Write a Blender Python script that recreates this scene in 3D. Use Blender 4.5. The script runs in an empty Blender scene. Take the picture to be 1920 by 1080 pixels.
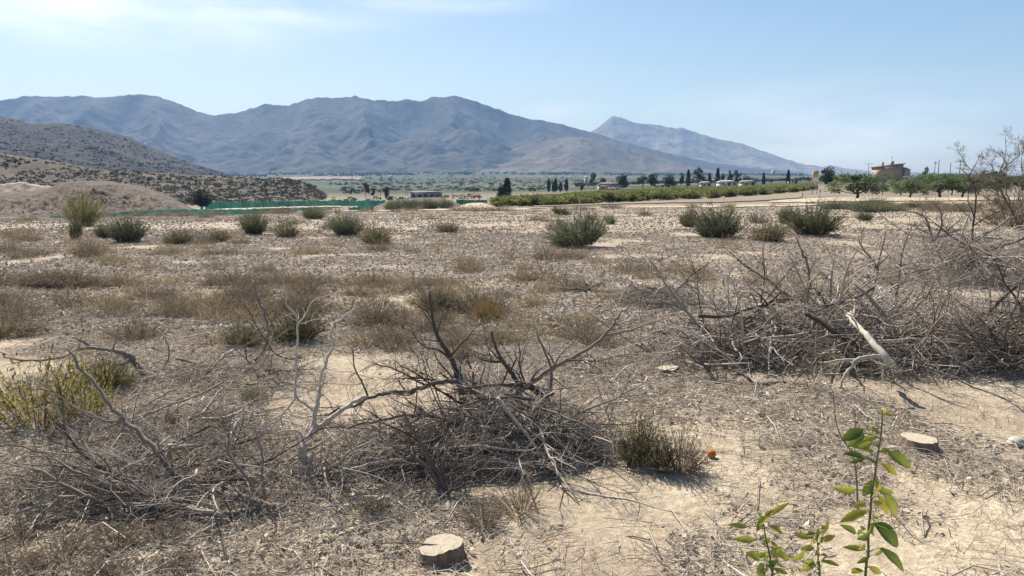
import bpy, math
import numpy as np
from mathutils import Vector

sc = bpy.context.scene
COL = sc.collection
PI = math.pi
R_ = np.random.default_rng

# ------------------------------------------------------------------ camera
F, HOR, CZ = 1450.0, 335.0, 1.65
PIT = math.atan((540 - HOR) / F)
SP, CP = math.sin(PIT), math.cos(PIT)
cam = bpy.data.cameras.new('camera')
cam.sensor_width = 36.0
cam.lens = F / 1920 * 36
cam.clip_start, cam.clip_end = 0.05, 40000
co = bpy.data.objects.new('camera', cam)
co.location = (0, 0, CZ)
co.rotation_euler = (PI / 2 - PIT, 0, 0)
COL.objects.link(co)
sc.camera = co


def P(px, py, Y):
    """point seen at photo pixel (px, py) at forward distance Y"""
    px = np.asarray(px, float); py = np.asarray(py, float); Y = np.asarray(Y, float)
    u, v = (px - 960) / F, (540 - py) / F
    t = Y / (CP + v * SP)
    return np.stack(np.broadcast_arrays(u * t, Y, CZ + t * (v * CP - SP)), -1)


# ------------------------------------------------------------------ noise
def hsh(i, j, s):
    n = (i.astype(np.int64) * 374761393 + j.astype(np.int64) * 668265263 + s * 974634777) & 0xffffffff
    n = ((n ^ (n >> 13)) * 1274126177) & 0xffffffff
    n = ((n ^ (n >> 16)) * 2246822519) & 0xffffffff
    return ((n ^ (n >> 15)) & 0xffffff) / float(0xffffff)


def vn(x, y, s=0):
    x = np.asarray(x, float); y = np.asarray(y, float)
    i, j = np.floor(x), np.floor(y)
    a, b = x - i, y - j
    a = a * a * (3 - 2 * a); b = b * b * (3 - 2 * b)
    return (hsh(i, j, s) * (1 - a) + hsh(i + 1, j, s) * a) * (1 - b) + (hsh(i, j + 1, s) * (1 - a) + hsh(i + 1, j + 1, s) * a) * b


def fbm(x, y, s=0, o=4, g=.5):
    t, a, n = 0., 1., 0.
    for k in range(o):
        t = t + a * vn(x * 2 ** k, y * 2 ** k, s + 17 * k); n += a; a *= g
    return t / n


# ------------------------------------------------------------------ terrain height
TC = np.array([-300, 0, 350, 650, 950, 1300, 1600, 1920, 2300.])
TY = np.array([12, 30, 65, 120, 170, 230, 350, 800, 1500, 3500, 12000.])
TP = {30: [418] * 9,
      65: [411, 410, 405, 397, 394, 389, 384, 382, 382],
      120: [413, 412, 407, 399, 388, 378, 368, 367, 367],
      170: [409, 408, 404, 396, 383, 370, 361, 360, 360],
      230: [402, 400, 392, 386, 377, 363, 355, 354, 354],
      350: [390, 385, 380, 372, 367, 356, 348, 347, 347],
      800: [365, 360, 356, 354, 352, 345, 338, 337, 337],
      1500: [350, 350, 348, 345, 341, 339, 334, 333, 333],
      3500: [330, 330, 328, 325, 324, 327, 329, 329, 329],
      12000: [331, 331, 331, 331, 331, 331, 331, 331, 331]}
TZ = np.zeros((len(TY), len(TC)))
for k, yy in enumerate(TY):
    if k:
        TZ[k] = P(TC, np.array(TP[int(yy)], float), yy)[:, 2]


def H(x, y):
    x = np.asarray(x, float); y = np.asarray(y, float)
    Y = np.clip(y, 12, 12000)
    c = np.clip(960 + x / Y * F * .99, TC[0], TC[-1])
    ci = np.clip(np.searchsorted(TC, c) - 1, 0, len(TC) - 2)
    ri = np.clip(np.searchsorted(TY, Y) - 1, 0, len(TY) - 2)
    a = (c - TC[ci]) / (TC[ci + 1] - TC[ci]); a = a * a * (3 - 2 * a)
    b = (Y - TY[ri]) / (TY[ri + 1] - TY[ri])
    z = (TZ[ri, ci] * (1 - a) + TZ[ri, ci + 1] * a) * (1 - b) + (TZ[ri + 1, ci] * (1 - a) + TZ[ri + 1, ci + 1] * a) * b
    r = np.hypot(x, y)
    near = np.clip((90 - r) / 60, 0, 1)
    z = z + near * (.10 * (fbm(x / 3.1, y / 3.1, 3, 2) - .5) + .05 * (fbm(x / .7, y / .7, 5, 3) - .5) + .035 * (fbm(x / .16, y / .16, 9, 2) - .5) * np.clip((16 - r) / 10, 0, 1))
    return z + np.clip((r - 250) / 300, 0, 1) * 1.6 * (fbm(x / 130, y / 130, 8, 3) - .5)


def gy(px, py):
    """ground point under photo pixel"""
    Y = np.linspace(1.5, 12, 1500) if py > 480 else np.geomspace(6, 400, 4000)
    p = P(px, py, Y)
    k = np.argmax(p[:, 2] < H(p[:, 0], p[:, 1]))
    if k == 0:
        k = len(Y) - 1
    q = p[k].copy(); q[2] = H(q[0], q[1])
    return q


# ------------------------------------------------------------------ mesh helpers
class MB:
    def __init__(s):
        s.V, s.Q, s.T, s.t, s.n = [], [], [], [], 0

    def add(s, V, Q=None, T=None, t=.5):
        V = np.asarray(V, float).reshape(-1, 3)
        if Q is not None and len(Q): s.Q.append(np.asarray(Q, np.int64).reshape(-1, 4) + s.n)
        if T is not None and len(T): s.T.append(np.asarray(T, np.int64).reshape(-1, 3) + s.n)
        s.V.append(V); s.t.append(np.broadcast_to(np.asarray(t, float), (len(V),)).copy()); s.n += len(V)
        return s

    def arrays(s):
        return (np.concatenate(s.V), np.concatenate(s.Q) if s.Q else np.zeros((0, 4), int),
                np.concatenate(s.T) if s.T else np.zeros((0, 3), int), np.concatenate(s.t))

    def mesh(s, name, mat, smooth=False):
        V, Q, T, t = s.arrays()
        m = bpy.data.meshes.new(name)
        m.vertices.add(len(V)); m.vertices.foreach_set('co', V.astype(np.float32).ravel())
        nl = len(Q) * 4 + len(T) * 3
        m.loops.add(nl); m.loops.foreach_set('vertex_index', np.concatenate([Q.ravel(), T.ravel()]).astype(np.int32))
        m.polygons.add(len(Q) + len(T))
        m.polygons.foreach_set('loop_start', np.concatenate([np.arange(len(Q)) * 4, len(Q) * 4 + np.arange(len(T)) * 3]).astype(np.int32))
        if smooth:
            m.polygons.foreach_set('use_smooth', np.ones(len(Q) + len(T), bool))
        a = m.attributes.new('tint', 'FLOAT', 'POINT'); a.data.foreach_set('value', t.astype(np.float32))
        m.update(calc_edges=True); m.validate()
        m.materials.append(mat)
        return m

    def obj(s, name, mat, parent=None, smooth=False):
        o = bpy.data.objects.new(name, s.mesh(name, mat, smooth)); COL.objects.link(o)
        if parent is not None: o.parent = parent
        return o


def tag(o, label=None, cat=None, group=None, kind=None):
    if label: o['label'] = label
    if cat: o['category'] = cat
    if group: o['group'] = group
    if kind: o['kind'] = kind
    return o


def empty(name, loc, label, cat, group=None, rz=0., scale=(1, 1, 1)):
    o = bpy.data.objects.new(name, None); COL.objects.link(o)
    o.location = [float(c) for c in loc]; o.rotation_euler = (0, 0, float(rz)); o.scale = scale
    return tag(o, label, cat, group)


def link(name, mesh, loc=(0, 0, 0), rot=(0, 0, 0), scale=(1, 1, 1), parent=None):
    o = bpy.data.objects.new(name, mesh); COL.objects.link(o)
    o.location = [float(c) for c in loc]; o.rotation_euler = [float(c) for c in rot]; o.scale = [float(c) for c in scale]
    if parent is not None: o.parent = parent
    return o


def nrm(a):
    return a / np.maximum(np.linalg.norm(a, axis=-1, keepdims=True), 1e-9)


def tubes(mb, Pt, R, sides=4, t=.5, caps=False):
    """Pt (N,n,3) polylines, R (N,n) radii"""
    Pt = np.asarray(Pt, float); R = np.asarray(R, float)
    if Pt.ndim == 2: Pt = Pt[None]; R = R[None]
    N, n, _ = Pt.shape
    if N == 0: return
    Tn = nrm(np.gradient(Pt, axis=1))
    mt = np.abs(nrm(Tn.mean(1)))
    ref = np.eye(3)[np.argmin(mt, 1)][:, None, :]
    A = nrm(np.cross(Tn, ref)); B = np.cross(Tn, A)
    an = np.arange(sides) / sides * 2 * PI
    V = Pt[:, :, None, :] + R[:, :, None, None] * (np.cos(an)[:, None] * A[:, :, None, :] + np.sin(an)[:, None] * B[:, :, None, :])
    idx = np.arange(N * n * sides).reshape(N, n, sides)
    nx = np.roll(idx, -1, 2)
    Q = np.stack([idx[:, :-1], nx[:, :-1], nx[:, 1:], idx[:, 1:]], -1).reshape(-1, 4)
    tt = np.repeat(np.broadcast_to(np.asarray(t, float), (N,)), n * sides)
    Tr = []
    if caps:
        for e in (0, n - 1):
            for k in range(1, sides - 1):
                a = [idx[:, e, 0], idx[:, e, k + 1], idx[:, e, k]] if e == 0 else [idx[:, e, 0], idx[:, e, k], idx[:, e, k + 1]]
                Tr.append(np.stack(a, -1))
        Tr = np.concatenate(Tr)
    mb.add(V, Q, Tr, tt)


def blades(mb, Pt, W, side, t=.5):
    """ribbons along Pt (N,n,3) half-widths W (N,n) across side (N,3)"""
    N, n, _ = Pt.shape
    s = nrm(side)[:, None, :] * W[:, :, None]
    V = np.stack([Pt - s, Pt + s], 2)
    idx = np.arange(N * n * 2).reshape(N, n, 2)
    Q = np.stack([idx[:, :-1, 0], idx[:, :-1, 1], idx[:, 1:, 1], idx[:, 1:, 0]], -1).reshape(-1, 4)
    mb.add(V, Q, None, np.repeat(np.broadcast_to(np.asarray(t, float), (N,)), n * 2))


def leaves(mb, C, D, L, W, rng, t=.5):
    """diamond leaf faces, slightly folded"""
    N = len(C)
    D = nrm(D); S = nrm(np.cross(D, rng.normal(size=(N, 3)))); U = np.cross(D, S)
    L = np.broadcast_to(L, (N,))[:, None]; W = np.broadcast_to(W, (N,))[:, None]
    f = rng.uniform(-.3, .3, (N, 1)) * W
    V = np.stack([C, C + D * L * .45 + S * W + U * f, C + D * L, C + D * L * .45 - S * W + U * f], 1)
    Q = np.arange(N * 4).reshape(N, 4)
    mb.add(V, Q, None, np.repeat(np.broadcast_to(np.asarray(t, float), (N,)), 4))


def box(mb, c, s, rz=0., t=.5):
    c = np.asarray(c, float)
    v = np.array([[x, y, z] for x in (-.5, .5) for y in (-.5, .5) for z in (-.5, .5)]) * np.asarray(s, float)
    ca, sa = math.cos(rz), math.sin(rz)
    v = np.stack([v[:, 0] * ca - v[:, 1] * sa, v[:, 0] * sa + v[:, 1] * ca, v[:, 2]], -1) + c
    mb.add(v, [[0, 1, 3, 2], [4, 6, 7, 5], [0, 4, 5, 1], [2, 3, 7, 6], [0, 2, 6, 4], [1, 5, 7, 3]], None, t)


def bar(mb, a, b, r, sides=4, t=.5):
    tubes(mb, np.array([a, b], float), np.array([r, r]), sides, t, True)


# ------------------------------------------------------------------ materials
def mat(name, rough=.9):
    m = bpy.data.materials.new(name); m.use_nodes = True
    nt = m.node_tree
    b = nt.nodes['Principled BSDF']; b.inputs['Roughness'].default_value = rough
    b.inputs['Specular IOR Level'].default_value = .2
    return m, nt, b


def N(nt, ty, **k):
    n = nt.nodes.new(ty)
    for a, v in k.items():
        if a in ('ins',):
            for i, x in v.items(): n.inputs[i].default_value = x
        else: setattr(n, a, v)
    return n


def L(nt, a, b):
    nt.links.new(a, b)


def ramp(nt, fac, stops, interp='LINEAR'):
    r = nt.nodes.new('ShaderNodeValToRGB'); r.color_ramp.interpolation = interp
    e = r.color_ramp.elements
    while len(e) < len(stops): e.new(.5)
    for k, (p, c) in enumerate(stops):
        e[k].position = p; e[k].color = (*c, 1) if len(c) == 3 else c
    L(nt, fac, r.inputs[0])
    return r.outputs[0]


def mix(nt, f, a, b, mode='MIX'):
    m = nt.nodes.new('ShaderNodeMix'); m.data_type = 'RGBA'; m.blend_type = mode
    for s, v in ((m.inputs[0], f), (m.inputs[6], a), (m.inputs[7], b)):
        if hasattr(v, 'links') or hasattr(v, 'is_linked'): L(nt, v, s)
        else: s.default_value = v if isinstance(v, (int, float)) else (*v, 1)
    return m.outputs[2]


def math_(nt, op, a, b=0., clamp=False):
    m = nt.nodes.new('ShaderNodeMath'); m.operation = op; m.use_clamp = clamp
    for s, v in ((m.inputs[0], a), (m.inputs[1], b)):
        if hasattr(v, 'is_linked'): L(nt, v, s)
        else: s.default_value = v
    return m.outputs[0]


def noise(nt, vec, scale, detail=4, rough=.55):
    n = nt.nodes.new('ShaderNodeTexNoise')
    n.inputs['Scale'].default_value = scale; n.inputs['Detail'].default_value = detail; n.inputs['Roughness'].default_value = rough
    if vec is not None: L(nt, vec, n.inputs['Vector'])
    return n.outputs[0]


def pos(nt, scale=(1, 1, 1)):
    g = nt.nodes.new('ShaderNodeNewGeometry')
    v = nt.nodes.new('ShaderNodeVectorMath'); v.operation = 'MULTIPLY'; v.inputs[1].default_value = scale
    L(nt, g.outputs['Position'], v.inputs[0])
    return v.outputs[0]


def bump(nt, b, h, strength, dist):
    n = nt.nodes.new('ShaderNodeBump'); n.inputs['Strength'].default_value = strength; n.inputs['Distance'].default_value = dist
    L(nt, h, n.inputs['Height']); L(nt, n.outputs[0], b.inputs['Normal'])


def tintmat(name, stops, transl=0., rough=.9, var=.25, grain=0., gscale=60.):
    """colour from the per-piece tint, varied by object"""
    m, nt, b = mat(name, rough)
    a = N(nt, 'ShaderNodeAttribute', attribute_name='tint')
    c = ramp(nt, a.outputs['Fac'], stops)
    oi = N(nt, 'ShaderNodeObjectInfo')
    k = math_(nt, 'MULTIPLY_ADD', oi.outputs['Random'], var * 2); k.node.inputs[2].default_value = 1 - var
    if grain:
        tc = N(nt, 'ShaderNodeTexCoord')
        g = noise(nt, tc.outputs['Object'], gscale, 4, .65)
        g2 = math_(nt, 'MULTIPLY_ADD', g, 2 * grain); g2.node.inputs[2].default_value = 1 - grain
        k = math_(nt, 'MULTIPLY', k, g2)
    vm = N(nt, 'ShaderNodeVectorMath', operation='SCALE'); L(nt, c, vm.inputs[0]); L(nt, k, vm.inputs['Scale'])
    L(nt, vm.outputs[0], b.inputs['Base Color'])
    if transl:
        tr = N(nt, 'ShaderNodeBsdfTranslucent'); L(nt, vm.outputs[0], tr.inputs[0])
        mx = N(nt, 'ShaderNodeMixShader'); mx.inputs[0].default_value = transl
        L(nt, b.outputs[0], mx.inputs[1]); L(nt, tr.outputs[0], mx.inputs[2])
        L(nt, mx.outputs[0], nt.nodes['Material Output'].inputs['Surface'])
    return m


def plain(name, c, rough=.85, var=.15, scale=2.):
    m, nt, b = mat(name, rough)
    n = noise(nt, pos(nt), scale, 5)
    c2 = tuple(max(0, v * (1 - 2 * var)) for v in c); c3 = tuple(v * (1 + var) for v in c)
    L(nt, ramp(nt, n, [(.3, c2), (.7, c3)]), b.inputs['Base Color'])
    return m


M = {}
M['bark'] = tintmat('dead_bark', [(0, (.12, .094, .073)), (.5, (.22, .178, .143)), (.85, (.34, .285, .235)), (1, (.48, .42, .355))], var=.25, grain=.45, gscale=45)
M['grey'] = tintmat('grey_bark', [(0, (.22, .182, .15)), (.5, (.39, .335, .28)), (1, (.62, .55, .47))], var=.28, grain=.4, gscale=45)
M['dark'] = tintmat('dark_bark', [(0, (.05, .038, .03)), (.6, (.095, .074, .058)), (1, (.18, .145, .115))], var=.2, grain=.4, gscale=40)
M['pale'] = tintmat('bleached_wood', [(0, (.33, .27, .20)), (.5, (.46, .40, .31)), (1, (.60, .54, .44))], var=.12, grain=.3, gscale=30)
M['litter'] = tintmat('litter', [(0, (.16, .126, .094)), (.25, (.27, .22, .17)), (.55, (.40, .338, .268)), (.85, (.54, .475, .395)), (1, (.68, .62, .54))], var=0)
M['feather'] = tintmat('feathery_green', [(0, (.11, .105, .045)), (.5, (.21, .195, .085)), (1, (.32, .29, .14))], .3, var=.1)
M['broom'] = tintmat('broom_green', [(0, (.075, .082, .05)), (.5, (.145, .158, .092)), (1, (.24, .245, .145))], .25, var=.25)
M['olive'] = tintmat('olive_weed', [(0, (.11, .10, .056)), (.5, (.195, .172, .098)), (1, (.30, .26, .155))], .25, var=.2)
M['brownweed'] = tintmat('brown_weed', [(0, (.13, .098, .07)), (.5, (.225, .177, .128)), (1, (.35, .285, .21))], .2, var=.22)
M['tan'] = tintmat('tan_weed', [(0, (.16, .115, .068)), (.5, (.28, .215, .13)), (1, (.42, .34, .21))], .25, var=.22)
M['gold'] = tintmat('gold_weed', [(0, (.16, .105, .04)), (.5, (.30, .21, .08)), (1, (.42, .32, .14))], .25, var=.1)
M['yellowgreen'] = tintmat('yellow_green_leaf', [(0, (.12, .10, .03)), (.5, (.26, .22, .065)), (1, (.40, .34, .13))], .35, var=.12)
M['straw'] = tintmat('straw', [(0, (.14, .105, .07)), (.5, (.27, .215, .15)), (1, (.42, .36, .27))], .2, var=.15)
M['citrus'] = tintmat('citrus_leaf', [(0, (.065, .082, .025)), (.5, (.15, .165, .052)), (1, (.25, .24, .085))], .4, var=.22)
M['almond'] = tintmat('almond_leaf', [(0, (.06, .088, .04)), (.5, (.125, .168, .075)), (1, (.21, .245, .12))], .4, var=.12)
M['tree'] = tintmat('tree_leaf', [(0, (.022, .032, .016)), (.5, (.045, .058, .026)), (1, (.085, .095, .042))], .2, var=.25)
M['cypress'] = tintmat('cypress_leaf', [(0, (.014, .022, .012)), (.5, (.028, .04, .02)), (1, (.05, .06, .03))], .1, var=.15)
M['scrub'] = tintmat('hill_scrub', [(0, (.028, .03, .018)), (.5, (.055, .055, .032)), (1, (.11, .095, .055))], .1, var=0)
M['footscrub'] = tintmat('foot_scrub', [(0, (.055, .053, .04)), (.5, (.10, .093, .068)), (1, (.17, .15, .11))], .2, var=0)
M['lemon'] = None


def wall_m(n, c, s=1.2): M[n] = plain(n, c, .9, .12, s)


wall_m('white_wall', (.56, .53, .48)); wall_m('cream_wall', (.50, .42, .33)); wall_m('brown_wall', (.39, .325, .27), .8)
wall_m('tile_roof', (.27, .175, .13), 3); wall_m('grey_wall', (.32, .30, .28)); wall_m('dark_open', (.03, .03, .032)); wall_m('red_roof', (.42, .12, .06))
wall_m('metal', (.30, .31, .32), 5); wall_m('pole_white', (.52, .50, .46), 3); wall_m('wood_pole', (.13, .10, .08), 3); wall_m('sign_yellow', (.62, .36, .06), .4)
wall_m('sign_white', (.75, .72, .66), .4); wall_m('orange_skin', (.48, .12, .035), 30); wall_m('stone', (.50, .45, .36), 14); wall_m('trunk', (.10, .078, .06), 6)
wall_m('white_litter', (.75, .74, .72), 8)


def ground_mat():
    m, nt, b = mat('dry_earth', .95)
    p = pos(nt)
    big = noise(nt, p, .45, 5, .6)
    mid = noise(nt, p, 2.6, 5, .65)
    fine = noise(nt, p, 22, 5, .7)
    speck = noise(nt, p, 95, 3, .7)
    c = ramp(nt, mid, [(.25, (.38, .30, .20)), (.5, (.54, .445, .31)), (.75, (.62, .53, .385))])
    c = mix(nt, ramp(nt, big, [(.42, (0, 0, 0)), (.62, (.75, .75, .75))]), c, (.33, .26, .185))
    c = mix(nt, ramp(nt, fine, [(.44, (1, 1, 1)), (.60, (0, 0, 0))]), c, mix(nt, .45, c, (.17, .13, .095)))
    c = mix(nt, ramp(nt, speck, [(.60, (0, 0, 0)), (.70, (.8, .8, .8))]), c, (.11, .085, .065))
    c = mix(nt, ramp(nt, noise(nt, p, 60, 2), [(.66, (0, 0, 0)), (.72, (.7, .7, .7))]), c, (.52, .47, .39))
    # field: beyond ~8 m the orchard floor is browner, full of chips
    g = N(nt, 'ShaderNodeNewGeometry'); sx = N(nt, 'ShaderNodeSeparateXYZ'); L(nt, g.outputs['Position'], sx.inputs[0])
    far = N(nt, 'ShaderNodeMapRange'); L(nt, sx.outputs[1], far.inputs[0])
    for k, v in zip((1, 2, 3, 4), (5, 14, 0, .75)): far.inputs[k].default_value = v
    sp2 = noise(nt, p, 7, 4, .75)
    chips = ramp(nt, sp2, [(.34, (.19, .148, .108)), (.45, (.30, .24, .178)), (.56, (.36, .29, .215)), (.68, (.48, .405, .315))])
    c = mix(nt, far.outputs[0], c, chips)
    # valley plots
    v = N(nt, 'ShaderNodeTexVoronoi'); v.inputs['Scale'].default_value = 1.
    pv = pos(nt, (1 / 260, 1 / 210, 0)); wn = N(nt, 'ShaderNodeVectorMath', operation='ADD'); L(nt, pv, wn.inputs[0])
    wv = N(nt, 'ShaderNodeTexNoise'); wv.inputs['Scale'].default_value = 1.3; L(nt, pv, wv.inputs['Vector'])
    L(nt, wv.outputs['Color'], wn.inputs[1]); L(nt, wn.outputs[0], v.inputs['Vector'])
    sep = N(nt, 'ShaderNodeSeparateColor'); L(nt, v.outputs['Color'], sep.inputs[0])
    plots = ramp(nt, sep.outputs[0], [(0, (.035, .06, .022)), (.28, (.055, .085, .03)), (.5, (.028, .048, .018)), (.70, (.095, .085, .05)), (.8, (.045, .06, .026)), (.94, (.16, .13, .085))], 'CONSTANT')
    rows = noise(nt, pos(nt, (1, .25, 1)), .12, 4, .7)
    plots = mix(nt, ramp(nt, rows, [(.4, (0, 0, 0)), (.62, (.7, .7, .7))]), plots, (.022, .028, .015))
    f2 = N(nt, 'ShaderNodeMapRange'); L(nt, sx.outputs[1], f2.inputs[0])
    for k, vv in zip((1, 2, 3, 4), (330, 520, 0, 1)): f2.inputs[k].default_value = vv
    scr = ramp(nt, noise(nt, p, .16, 6, .7), [(.35, (.09, .08, .05)), (.55, (.20, .165, .12)), (.7, (.30, .25, .18))])
    f3 = N(nt, 'ShaderNodeMapRange'); L(nt, sx.outputs[1], f3.inputs[0])
    for k, vv in zip((1, 2, 3, 4), (72, 90, 0, .85)): f3.inputs[k].default_value = vv
    c = mix(nt, f3.outputs[0], c, scr)
    c = mix(nt, f2.outputs[0], c, plots)
    L(nt, c, b.inputs['Base Color'])
    h = math_(nt, 'ADD', math_(nt, 'MULTIPLY', mid, .5), math_(nt, 'ADD', math_(nt, 'MULTIPLY', fine, .35), math_(nt, 'MULTIPLY', speck, .12)))
    bump(nt, b, h, .9, .06)
    return m


def hill_mat(name, base, light, dark, s1, s2, thr=.5):
    m, nt, b = mat(name, .95)
    p = pos(nt)
    c = ramp(nt, noise(nt, p, s1, 6, .62), [(.35, base), (.65, light)])
    c = mix(nt, ramp(nt, noise(nt, p, s2, 5, .72), [(thr, (0, 0, 0)), (thr + .1, (.85, .85, .85))]), c, dark)
    L(nt, c, b.inputs['Base Color'])
    bump(nt, b, noise(nt, p, s2, 6, .7), .8, .35 / s2)
    return m


M['ground'] = ground_mat()
M['sandtrack'] = plain('pale_track', (.44, .36, .255), .95, .14, .8)
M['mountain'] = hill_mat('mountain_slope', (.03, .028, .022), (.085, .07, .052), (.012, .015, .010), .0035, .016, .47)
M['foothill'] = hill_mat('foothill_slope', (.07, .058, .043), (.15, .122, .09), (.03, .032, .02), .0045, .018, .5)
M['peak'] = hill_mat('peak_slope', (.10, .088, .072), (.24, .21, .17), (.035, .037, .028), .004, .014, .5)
M['hill'] = hill_mat('hill_slope', (.017, .014, .012), (.04, .031, .023), (.010, .010, .008), .01, .055, .45)
M['mound'] = hill_mat('spoil_earth', (.10, .074, .055), (.165, .126, .096), (.06, .05, .034), .16, .8, .54)
M['hillfoot'] = hill_mat('foot_slope', (.07, .053, .037), (.145, .112, .08), (.035, .033, .02), .05, .22, .5)
M['rubble'] = hill_mat('pale_rubble', (.27, .22, .17), (.40, .34, .265), (.15, .12, .09), .4, 1.6, .55)
M['tan_field'] = plain('tan_field', (.225, .178, .128), .95, .1, .05)
M['green_field'] = hill_mat('green_field', (.075, .10, .04), (.11, .14, .055), (.05, .065, .03), .02, .12, .55)
m, nt, b = mat('shade_netting', .8)
tc = pos(nt, (.55, .55, .25))
cc = ramp(nt, noise(nt, tc, 1.0, 4, .6), [(.3, (.025, .09, .072)), (.55, (.045, .165, .125)), (.75, (.09, .26, .20))])
L(nt, cc, b.inputs['Base Color'])
tr = N(nt, 'ShaderNodeBsdfTranslucent'); L(nt, cc, tr.inputs[0]); mx = N(nt, 'ShaderNodeMixShader'); mx.inputs[0].default_value = .35
L(nt, b.outputs[0], mx.inputs[1]); L(nt, tr.outputs[0], mx.inputs[2]); L(nt, mx.outputs[0], nt.nodes['Material Output'].inputs['Surface'])
M['net'] = m
M['lemon'] = tintmat('lemon_leaf', [(0, (.045, .085, .022)), (.35, (.15, .20, .04)), (.7, (.33, .325, .06)), (1, (.55, .38, .05))], .35, rough=.38, var=0, grain=.25, gscale=70)
M['greenstem'] = plain('green_stem', (.11, .135, .04), .6, .2, 40)
# stump: ring-marked cut face and bark
m, nt, b = mat('cut_wood', .9)
tc = N(nt, 'ShaderNodeTexCoord')
w = N(nt, 'ShaderNodeTexWave', wave_type='RINGS', rings_direction='Z'); w.inputs['Scale'].default_value = 26; w.inputs['Distortion'].default_value = 3; w.inputs['Detail'].default_value = 3
L(nt, tc.outputs['Object'], w.inputs[0])
c = mix(nt, w.outputs['Fac'], (.36, .30, .215), (.465, .40, .30))
c = mix(nt, ramp(nt, noise(nt, tc.outputs['Object'], 28, 5, .7), [(.5, (0, 0, 0)), (.68, (.7, .7, .7))]), c, (.24, .19, .135))
L(nt, c, b.inputs['Base Color']); bump(nt, b, noise(nt, tc.outputs['Object'], 90, 3), .4, .004)
M['cut'] = m
m, nt, b = mat('stump_bark', .95)
tc = N(nt, 'ShaderNodeTexCoord'); mp = N(nt, 'ShaderNodeMapping'); mp.inputs['Scale'].default_value = (1, 1, .18); L(nt, tc.outputs['Object'], mp.inputs[0])
nn = noise(nt, mp.outputs[0], 70, 5, .7)
L(nt, ramp(nt, nn, [(.3, (.10, .07, .05)), (.55, (.24, .18, .135)), (.75, (.36, .28, .2))]), b.inputs['Base Color']); bump(nt, b, nn, .8, .012)
M['stumpbark'] = m

# ------------------------------------------------------------------ light, sky, air
AZ, EL = math.radians(-30), math.radians(47)
sd = Vector((math.sin(AZ) * math.cos(EL), math.cos(AZ) * math.cos(EL), math.sin(EL)))
sun = bpy.data.lights.new('sun', 'SUN'); sun.energy = 4.8; sun.angle = math.radians(.53); sun.color = (1, .955, .885)
so = bpy.data.objects.new('sun', sun); so.rotation_euler = (-sd).to_track_quat('-Z', 'Y').to_euler(); COL.objects.link(so)
W = bpy.data.worlds.new('World'); sc.world = W; W.use_nodes = True
nt = W.node_tree; bg = nt.nodes['Background']
sky = N(nt, 'ShaderNodeTexSky', sky_type='NISHITA'); sky.sun_disc = False
sky.sun_elevation = EL; sky.sun_rotation = AZ % (2 * PI); sky.altitude = 300; sky.air_density = 1.0; sky.dust_density = 1.0; sky.ozone_density = .8
g = N(nt, 'ShaderNodeTexCoord')


def cloud(px, py, sx, sy, amp):
    d = nrm(P(px, py, 1.) - np.array([0, 0, CZ]))
    a = N(nt, 'ShaderNodeVectorMath', operation='SUBTRACT'); L(nt, g.outputs['Generated'], a.inputs[0]); a.inputs[1].default_value = d
    s = N(nt, 'ShaderNodeVectorMath', operation='MULTIPLY'); L(nt, a.outputs[0], s.inputs[0]); s.inputs[1].default_value = (1 / sx, 1 / sx, 1 / sy)
    l = N(nt, 'ShaderNodeVectorMath', operation='LENGTH'); L(nt, s.outputs[0], l.inputs[0])
    m = N(nt, 'ShaderNodeMapRange', interpolation_type='SMOOTHSTEP'); L(nt, l.outputs['Value'], m.inputs[0])
    for k, v in zip((1, 2, 3, 4), (1, 0, 0, amp)): m.inputs[k].default_value = v
    return m.outputs[0]


mk = None
for a in ((150, 25, .36, .055, 1.), (480, 20, .25, .03, .8), (760, 5, .25, .02, .6), (1560, 250, .32, .08, .8), (1060, 210, .09, .02, .45), (60, 60, .25, .05, .6)):
    c = cloud(*a); mk = c if mk is None else math_(nt, 'MAXIMUM', mk, c)
mp = N(nt, 'ShaderNodeMapping'); mp.inputs['Scale'].default_value = (3.2, 3.2, 15); mp.inputs['Rotation'].default_value = (0, .1, 0); L(nt, g.outputs['Generated'], mp.inputs[0])
wisp = ramp(nt, noise(nt, mp.outputs[0], 1.6, 7, .6), [(.30, (0, 0, 0)), (.68, (1, 1, 1))])
cf = math_(nt, 'MULTIPLY', mk, wisp, True)
hs = N(nt, 'ShaderNodeHueSaturation'); hs.inputs['Saturation'].default_value = 1.15; L(nt, sky.outputs[0], hs.inputs['Color'])
L(nt, mix(nt, cf, hs.outputs[0], (10.5, 11.2, 12.)), bg.inputs['Color']); bg.inputs['Strength'].default_value = .062
sc.view_settings.view_transform = 'Standard'; sc.view_settings.look = 'None'; sc.view_settings.exposure = 1.0
HAZE = 9.5e-5

# ------------------------------------------------------------------ ground and landforms
def structure(o, label=None):
    o['kind'] = 'structure'
    return o


def polar_ground():
    ra = np.geomspace(.25, 11000, 380)
    az = np.unique(np.concatenate([np.linspace(-PI, PI, 90, endpoint=False), np.radians(np.linspace(-44, 44, 330))]))
    A, Rr = np.meshgrid(az, ra)
    x, y = Rr * np.sin(A), Rr * np.cos(A)
    V = np.stack([x, y, H(x, y)], -1)
    n, k = len(ra), len(az)
    idx = np.arange(n * k).reshape(n, k); nx = np.roll(idx, -1, 1)
    Q = np.stack([idx[:-1], idx[1:], nx[1:], nx[:-1]], -1).reshape(-1, 4)[:, ::-1]
    mb = MB(); mb.add(V, Q)
    c = np.array([[0, 0, float(H(0., 0.))]]); mb2 = len(V.reshape(-1, 3))
    mb.add(c, None, [[0, -mb2 + j, -mb2 + (j + 1) % k] for j in range(k)])
    return structure(mb.obj('ground', M['ground'], smooth=True))


polar_ground()


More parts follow.
